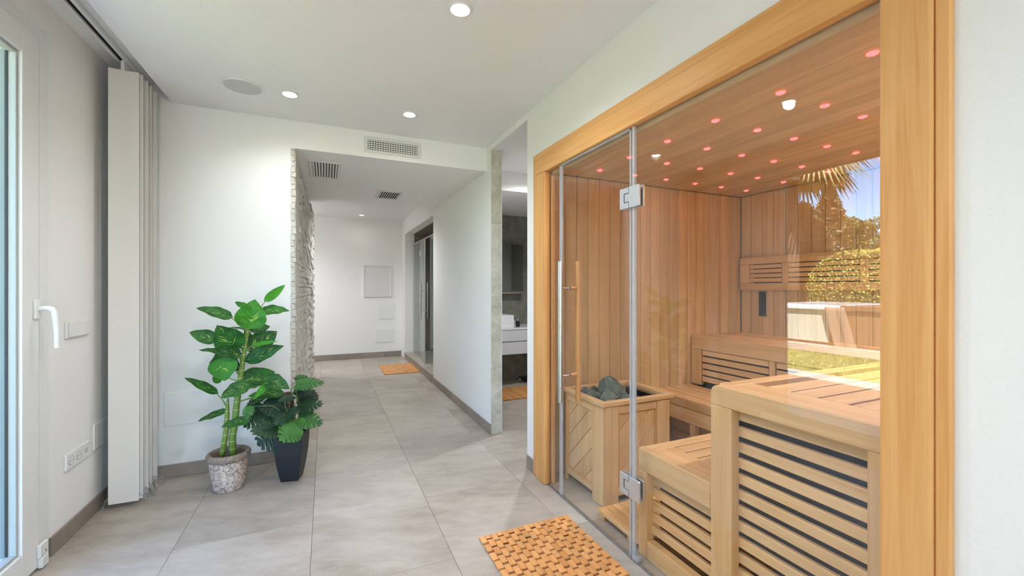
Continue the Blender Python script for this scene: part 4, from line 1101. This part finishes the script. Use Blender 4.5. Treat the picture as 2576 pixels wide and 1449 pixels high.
# ================================================================== BATHROOM BEYOND THE DOORWAY
struct('wall_bathroom_back', 'dark_marble', XR + .095, 3.4, 5.153, 5.36, 0, 2.41)
struct('wall_bathroom_right', 'dark_marble', 3.3, 3.4, 2.605, 5.153, 0, 2.41)
struct('ceiling_bathroom', CW, XR + .095, 3.3, 2.605, 3.84, 2.41, ZT)
struct('ceiling_bathroom_drop', CW, XR + .095, 3.3, 3.84, 5.153, 2.216, ZT)
downlight('added_bathroom_lamp', 'unseen spotlight added in the bathroom ceiling', 1.9, 3.5, 2.41, .04, 24, 'added bathroom lamps')  # unseen lamp added to light the room beyond the doorway
vn = thing('vanity_unit', 'wall-hung white two-drawer vanity seen through the doorway', 'vanity', (2.2, 4.9, .58))
bx('body', 'vanity_white', vn, 1.55, 2.85, 4.70, 5.152, .425, .728, bevel=.002)
bx('drawer', 'vanity_white', vn, 1.55, 2.85, 4.672, 4.699, .586, .726, bevel=.003)
bx('drawer', 'vanity_white', vn, 1.55, 2.85, 4.672, 4.699, .425, .572, bevel=.003)
bx('worktop', 'ceramic', vn, 1.545, 2.855, 4.665, 5.152, .7285, .748, bevel=.002)
bs = thing('vessel_basin', 'white rectangular vessel basin standing on the vanity', 'basin', (1.9, 4.9, .749))
bo = MB(); 
x0, x1, y0, y1, z0, z1, t = 1.62, 2.125, 4.70, 5.06, .749, .905, .016
vs = [(x0, y0, z0), (x1, y0, z0), (x1, y1, z0), (x0, y1, z0), (x0, y0, z1), (x1, y0, z1), (x1, y1, z1), (x0, y1, z1),
      (x0 + t, y0 + t, z1), (x1 - t, y0 + t, z1), (x1 - t, y1 - t, z1), (x0 + t, y1 - t, z1), (x0 + .05, y0 + .05, z0 + .03), (x1 - .05, y0 + .05, z0 + .03), (x1 - .05, y1 - .05, z0 + .03), (x0 + .05, y1 - .05, z0 + .03)]
bo.add(vs, [(3, 2, 1, 0)] + [(i, (i + 1) % 4, 4 + (i + 1) % 4, 4 + i) for i in range(4)] + [(4 + i, 4 + (i + 1) % 4, 8 + (i + 1) % 4, 8 + i) for i in range(4)] + [(8 + i, 8 + (i + 1) % 4, 12 + (i + 1) % 4, 12 + i) for i in range(4)] + [(12, 13, 14, 15)])
bo.build('bowl', 'ceramic', bs, bevel=.004, seg=2)
MB().tube([(1.87, 5.0, .905), (1.87, 5.0, .99), (1.87, 4.985, 1.03), (1.87, 4.94, 1.045), (1.87, 4.87, 1.03), (1.87, 4.865, 1.01)], .011, 10).build('tap', 'chrome', bs, smooth=True)
sb = thing('soap_bottle', 'small dark soap bottle with silver cap on the vanity', 'bottle', (2.225, 4.80, .749))
MB().lathe([(.002, 0), (.022, 0), (.024, .006), (.024, .062), (.018, .072), (.010, .075)], (2.225, 4.80, .749), 18).build('bottle_body', 'black_plastic', sb, smooth=True)
MB().lathe([(.010, .0755), (.011, .085), (.011, .105), (.004, .107)], (2.225, 4.80, .749), 14).build('cap', 'chrome', sb, smooth=True)
cu = thing('toothbrush_cup', 'small white cup beside the dark soap bottle', 'cup', (2.17, 4.84, .749))
MB().lathe([(.002, 0), (.026, 0), (.029, .085), (.026, .085), (.023, .008), (.002, .006)], (2.17, 4.84, .749), 20).build('cup_body', 'ceramic', cu, smooth=True)
mi = thing('mirror_cabinet', 'dark reflective mirror cabinet on the bathroom stone wall', 'mirror', (2.0, 5.1, 1.5))
bx('case', 'base_tile', mi, 1.5, 2.40, 5.03, 5.152, 1.165, 1.82, bevel=.002)
plain('mirror_glass', (150, 152, 148), .05, 1)
bx('mirror_door', 'mirror_glass', mi, 1.5, 2.40, 5.012, 5.0295, 1.20, 1.82, bevel=.002)
bm_ = thing('slatted_bath_mat', 'slatted wooden bath mat on the bathroom floor', 'bath mat', (2.05, 4.45, 0))
x = 1.50
while x < 2.6:
    bx('slat', 'bamboo_y', bm_, x, x + .026, 4.205, 4.71, .006, .018, bevel=.001); x += .036
for y in (4.25, 4.45, 4.65):
    bx('crossbar', 'black_plastic', bm_, 1.50, 2.61, y, y + .02, .0005, .0055, bevel=0)
scl = thing('bathroom_scale', 'thin black glass bathroom scale on the floor under the vanity', 'scale', (2.56, 5.0, 0))
bx('platform', 'black_plastic', scl, 2.38, 2.68, 4.83, 5.12, .03, .042, bevel=.003)
for a_, b_ in ((2.40, 4.85), (2.65, 4.85), (2.40, 5.10), (2.65, 5.10)):
    MB().lathe([(.018, .0), (.02, .01), (.016, .0295)], (a_, b_, .0005), 12).build('foot', 'ceramic', scl)


# ================================================================== GARDEN (seen mirrored in the sauna glass)
struct('terrace', 'concrete', -4.1, XL - .24, -12, 9, -.14, -.02, label='pale concrete terrace outside the patio door', cat='terrace')
struct('lawn_ground', 'lawn', -40, -4.1, -25, 45, -.18, -.04, label='sunlit lawn', cat='lawn')
struct('terrace', 'concrete', XL - .24, 6, -12, YN - .15, -.14, -.02, label='pale terrace behind the house', cat='terrace')
struct('added_eave', CW, -2.1, XL - .24, .9, 3.7, ZT, ZT + .14, label='unseen eave added to shade the patio door', cat='roof')  # eave added to hold sky light off the door sash
wg = struct('wall_wing_added', 'added_wing', -2.3, XL - .24, 3.5, 3.7, -.02, 2.7)  # wing wall put in to keep the view through the door glass dim
struct('wall_outer', LW, -1.5, -1.45, 3.7, 8.0, -.02, ZT)
gr = MB(); rgx = random.Random(9)
for k in range(9000):
    x, y = -rgx.uniform(4.12, 6.3), rgx.uniform(1.5, 9); h_ = rgx.uniform(.02, .05); a_ = rgx.uniform(0, 3.14)
    dx, dy = .012 * math.cos(a_), .012 * math.sin(a_); lx, ly = rgx.uniform(-.02, .02), rgx.uniform(-.02, .02)
    b_ = len(gr.v); gr.v += [Vector((x - dx, y - dy, -.04)), Vector((x + dx, y + dy, -.04)), Vector((x + lx, y + ly, h_ - .04))]; gr.f.append((b_, b_ + 1, b_ + 2))
gr.build('grass', 'grass_blade', None, label='short sunlit grass of the lawn', cat='grass', kind='stuff')
tub = thing('hot_tub', 'cream and brown hot tub on a white plinth on the lawn', 'hot tub', (-7.6, 5.1, -.04))
bx('plinth', 'concrete', tub, -8.9, -6.35, 3.4, 6.6, -.04, .11, bevel=.01)
bx('side_panel', 'tub_cream', tub, -8.7, -6.50, 4.96, 6.30, .16, .80, bevel=.01)
bx('side_panel', 'tub_cover', tub, -8.7, -6.49, 3.6, 4.955, .16, .80, bevel=.01, label='brown side panel')
bx('skirt', 'plinth_brown', tub, -8.65, -6.55, 3.65, 6.25, .111, .16, bevel=0)
bx('rim', 'tub_white', tub, -8.75, -6.44, 4.75, 6.35, .801, .90, bevel=.03, seg=3)
bx('cover', 'tub_cover', tub, -8.75, -6.44, 3.55, 4.745, .801, .90, bevel=.02, seg=2)
bx('water', 'clear_seal', tub, -8.5, -6.7, 4.9, 6.1, .9005, .902, bevel=0)
tw = MB()
rows = []
for j in range(13):
    t = j / 12
    for i in range(9):
        u = i / 8
        yb = 5.02 - u * .34 - t * .22 + .02 * math.sin(u * 12)
        x_ = -6.415 + .012 * math.sin(u * 9 + t * 2) + (0 if j > 0 else -.16)
        z_ = .925 - t * .84 if j > 0 else .915
        tw.v.append(Vector((x_, yb, z_)))
for j in range(12):
    for i in range(8): a_ = j * 9 + i; tw.f.append((a_, a_ + 1, a_ + 10, a_ + 9))
tw.build('beige_towel', 'towel', None, smooth='all', label='beige towel hanging over the edge of the hot tub', cat='towel')
def cards(mb, pts, size, rn, up=.3):
    for p in pts:
        n_ = Vector((rn.gauss(0, 1), rn.gauss(0, 1), rn.gauss(0, 1) + up)).normalized(); a_ = n_.orthogonal().normalized(); b_ = n_.cross(a_)
        t = rn.uniform(0, 6.28); c_, s_ = math.cos(t), math.sin(t); e1 = a_ * c_ + b_ * s_; e2 = b_ * c_ - a_ * s_
        z_ = size * rn.uniform(.6, 1.3); k = len(mb.v)
        mb.v += [p - e1 * z_ * .5, p + e2 * z_ * .32, p + e1 * z_ * .6, p - e2 * z_ * .32]; mb.f.append((k, k + 1, k + 2, k + 3))
def hedge(x0, x1, y0, y1, h, label, n, seed):
    t = thing('hedge', label, 'hedge', ((x0 + x1) / 2, (y0 + y1) / 2, -.04))
    bx('core', 'hedge_core', t, x0 + .08, x1 - .1, y0 + .1, y1 - .12, -.04, h - .08, bevel=.05, seg=2)
    rn = random.Random(seed); pts = []
    for _ in range(n):
        r = rn.random()
        if r < .68: p = Vector((x1 + rn.gauss(0, .035), rn.uniform(y0, y1), rn.uniform(0, h)))
        elif r < .85: p = Vector((rn.uniform(x0, x1), rn.uniform(y0, y1), h + rn.gauss(0, .03)))
        else: p = Vector((rn.uniform(x0, x1), y1 + rn.gauss(0, .04), rn.uniform(0, h)))
        d = max(0, p.y - (y1 - .9)); p.z -= d * d * .7 * (p.z / h); pts.append(p)
    m_ = MB(); cards(m_, pts, .048, rn); m_.build('leaves', 'hedge_leaf', t, kind='stuff')
hedge(-10.6, -9.3, -1.5, 7.0, 2.16, 'tall sunlit clipped hedge behind the hot tub', 24000, 1)
def cone_tree(name, label, x, y, h, r, n, seed, mat='cypress_leaf', size=.28, base=.6):
    t = thing(name, label, 'tree', (x, y, -.05)); rn = random.Random(seed); pts = []
    for _ in range(n):
        q = rn.random() ** .8; z_ = base + (h - base) * q; rr = r * (1 - q) ** .55 * (1 + .12 * math.sin(z_ * 5)) * rn.uniform(.75, 1.0); a_ = rn.uniform(0, 6.283)
        pts.append(Vector((x + rr * math.cos(a_), y + rr * math.sin(a_), z_)))
    m_ = MB(); cards(m_, pts, size, rn, 1.2); m_.build('crown', mat, t, kind='stuff')
    MB().tube([(x, y, -.05), (x, y, h * .8)], [.16, .05], 8).build('trunk', 'trunk', t)
def round_tree(name, label, x, y, h, r, n, seed, mat='pine_leaf', size=.4, flat=.7):
    t = thing(name, label, 'tree', (x, y, -.05)); rn = random.Random(seed); pts = []
    bl = [(rn.gauss(0, r * .42), rn.gauss(0, r * .42), rn.uniform(-.5, .45) * r * flat, rn.uniform(.35, .6) * r) for _ in range(9)]
    for _ in range(n):
        b_ = rn.choice(bl); d = Vector((rn.gauss(0, 1), rn.gauss(0, 1), rn.gauss(0, 1))).normalized() * b_[3] * rn.uniform(.7, 1.0)
        pts.append(Vector((x + b_[0] + d.x, y + b_[1] + d.y, h - r * flat + b_[2] + d.z * flat)))
    m_ = MB(); cards(m_, pts, size, rn, .8); m_.build('crown', mat, t, kind='stuff')
    MB().tube([(x, y, -.05), (x, y, h - r * .6)], [.2, .1], 8).build('trunk', 'trunk', t)
def mirrored(u, dist):   # garden point that the sauna glass mirrors at pixel column u
    d = ray(u, CY); return 2 * 1.279 - d.x * dist, d.y * dist
x, y = mirrored(2086, 15.5); cone_tree('cypress_tree', 'tall slim cypress tree behind the hedge', x, y, 5.1, .8, 3000, 2, size=.22)
x, y = mirrored(2020, 13.2); cone_tree('cypress_tree', 'broad dark cypress beside the palm', x, y, 3.9, 1.25, 3600, 3, size=.2)
x, y = mirrored(1985, 19.5); cone_tree('cypress_tree', 'dark distant cypress behind the palm', x, y, 5.2, 1.7, 3000, 4)
x, y = mirrored(2143, 23); round_tree('pine_tree', 'bushy pine tree far beyond the hedge', x, y, 5.3, 1.7, 6000, 5, size=.18)
x, y = mirrored(2215, 29); round_tree('pine_tree', 'low pine tree far beyond the hedge at the glass edge', x, y, 5.0, 2.0, 6000, 6, size=.2)
# palm
px_, py_ = mirrored(1995, 11.5)
pm = thing('palm_tree', 'fan palm with drooping fronds beside the hedge', 'tree', (px_, py_, -.05))
MB().tube([(px_, py_, -.05), (px_ + .05, py_, 1.8), (px_, py_ + .05, 4.7)], [.22, .18, .16], 10).build('trunk', 'trunk', pm, smooth='all')
rn = random.Random(8)
for k in range(34):
    az = k * 2.39996; el = rn.uniform(-.5, 1.1); L = rn.uniform(1.3, 1.8)
    d = Vector((math.cos(az) * math.cos(el), math.sin(az) * math.cos(el), math.sin(el)))
    o0 = Vector((px_, py_ + .05, 4.75)); hub = o0 + d * L * .6
    m_ = MB().tube([o0, o0 + d * L * .3 + Vector((0, 0, .03)), hub], [.018, .014, .008], 5)
    s_ = d.cross(Vector((0, 0, 1))).normalized(); u_ = s_.cross(d)
    for q in range(21):
        a_ = (q - 10) / 10 * 1.5; dd = (d * math.cos(a_) + s_ * math.sin(a_)).normalized(); ln = L * .62 * (1 - .25 * abs(a_))
        w_ = dd.cross(u_).normalized() * .045
        p1 = hub + dd * ln * .55 + u_ * .03; p2 = hub + dd * ln + Vector((0, 0, -.35 * ln - .2 * rn.random()))
        b_ = len(m_.v); m_.v += [hub - w_ * .3, hub + w_ * .3, p1 + w_, p1 - w_, p2]; m_.f += [(b_, b_ + 1, b_ + 2, b_ + 3), (b_ + 3, b_ + 2, b_ + 4)]
    m_.build('frond', 'palm_leaf', pm, kind='stuff')
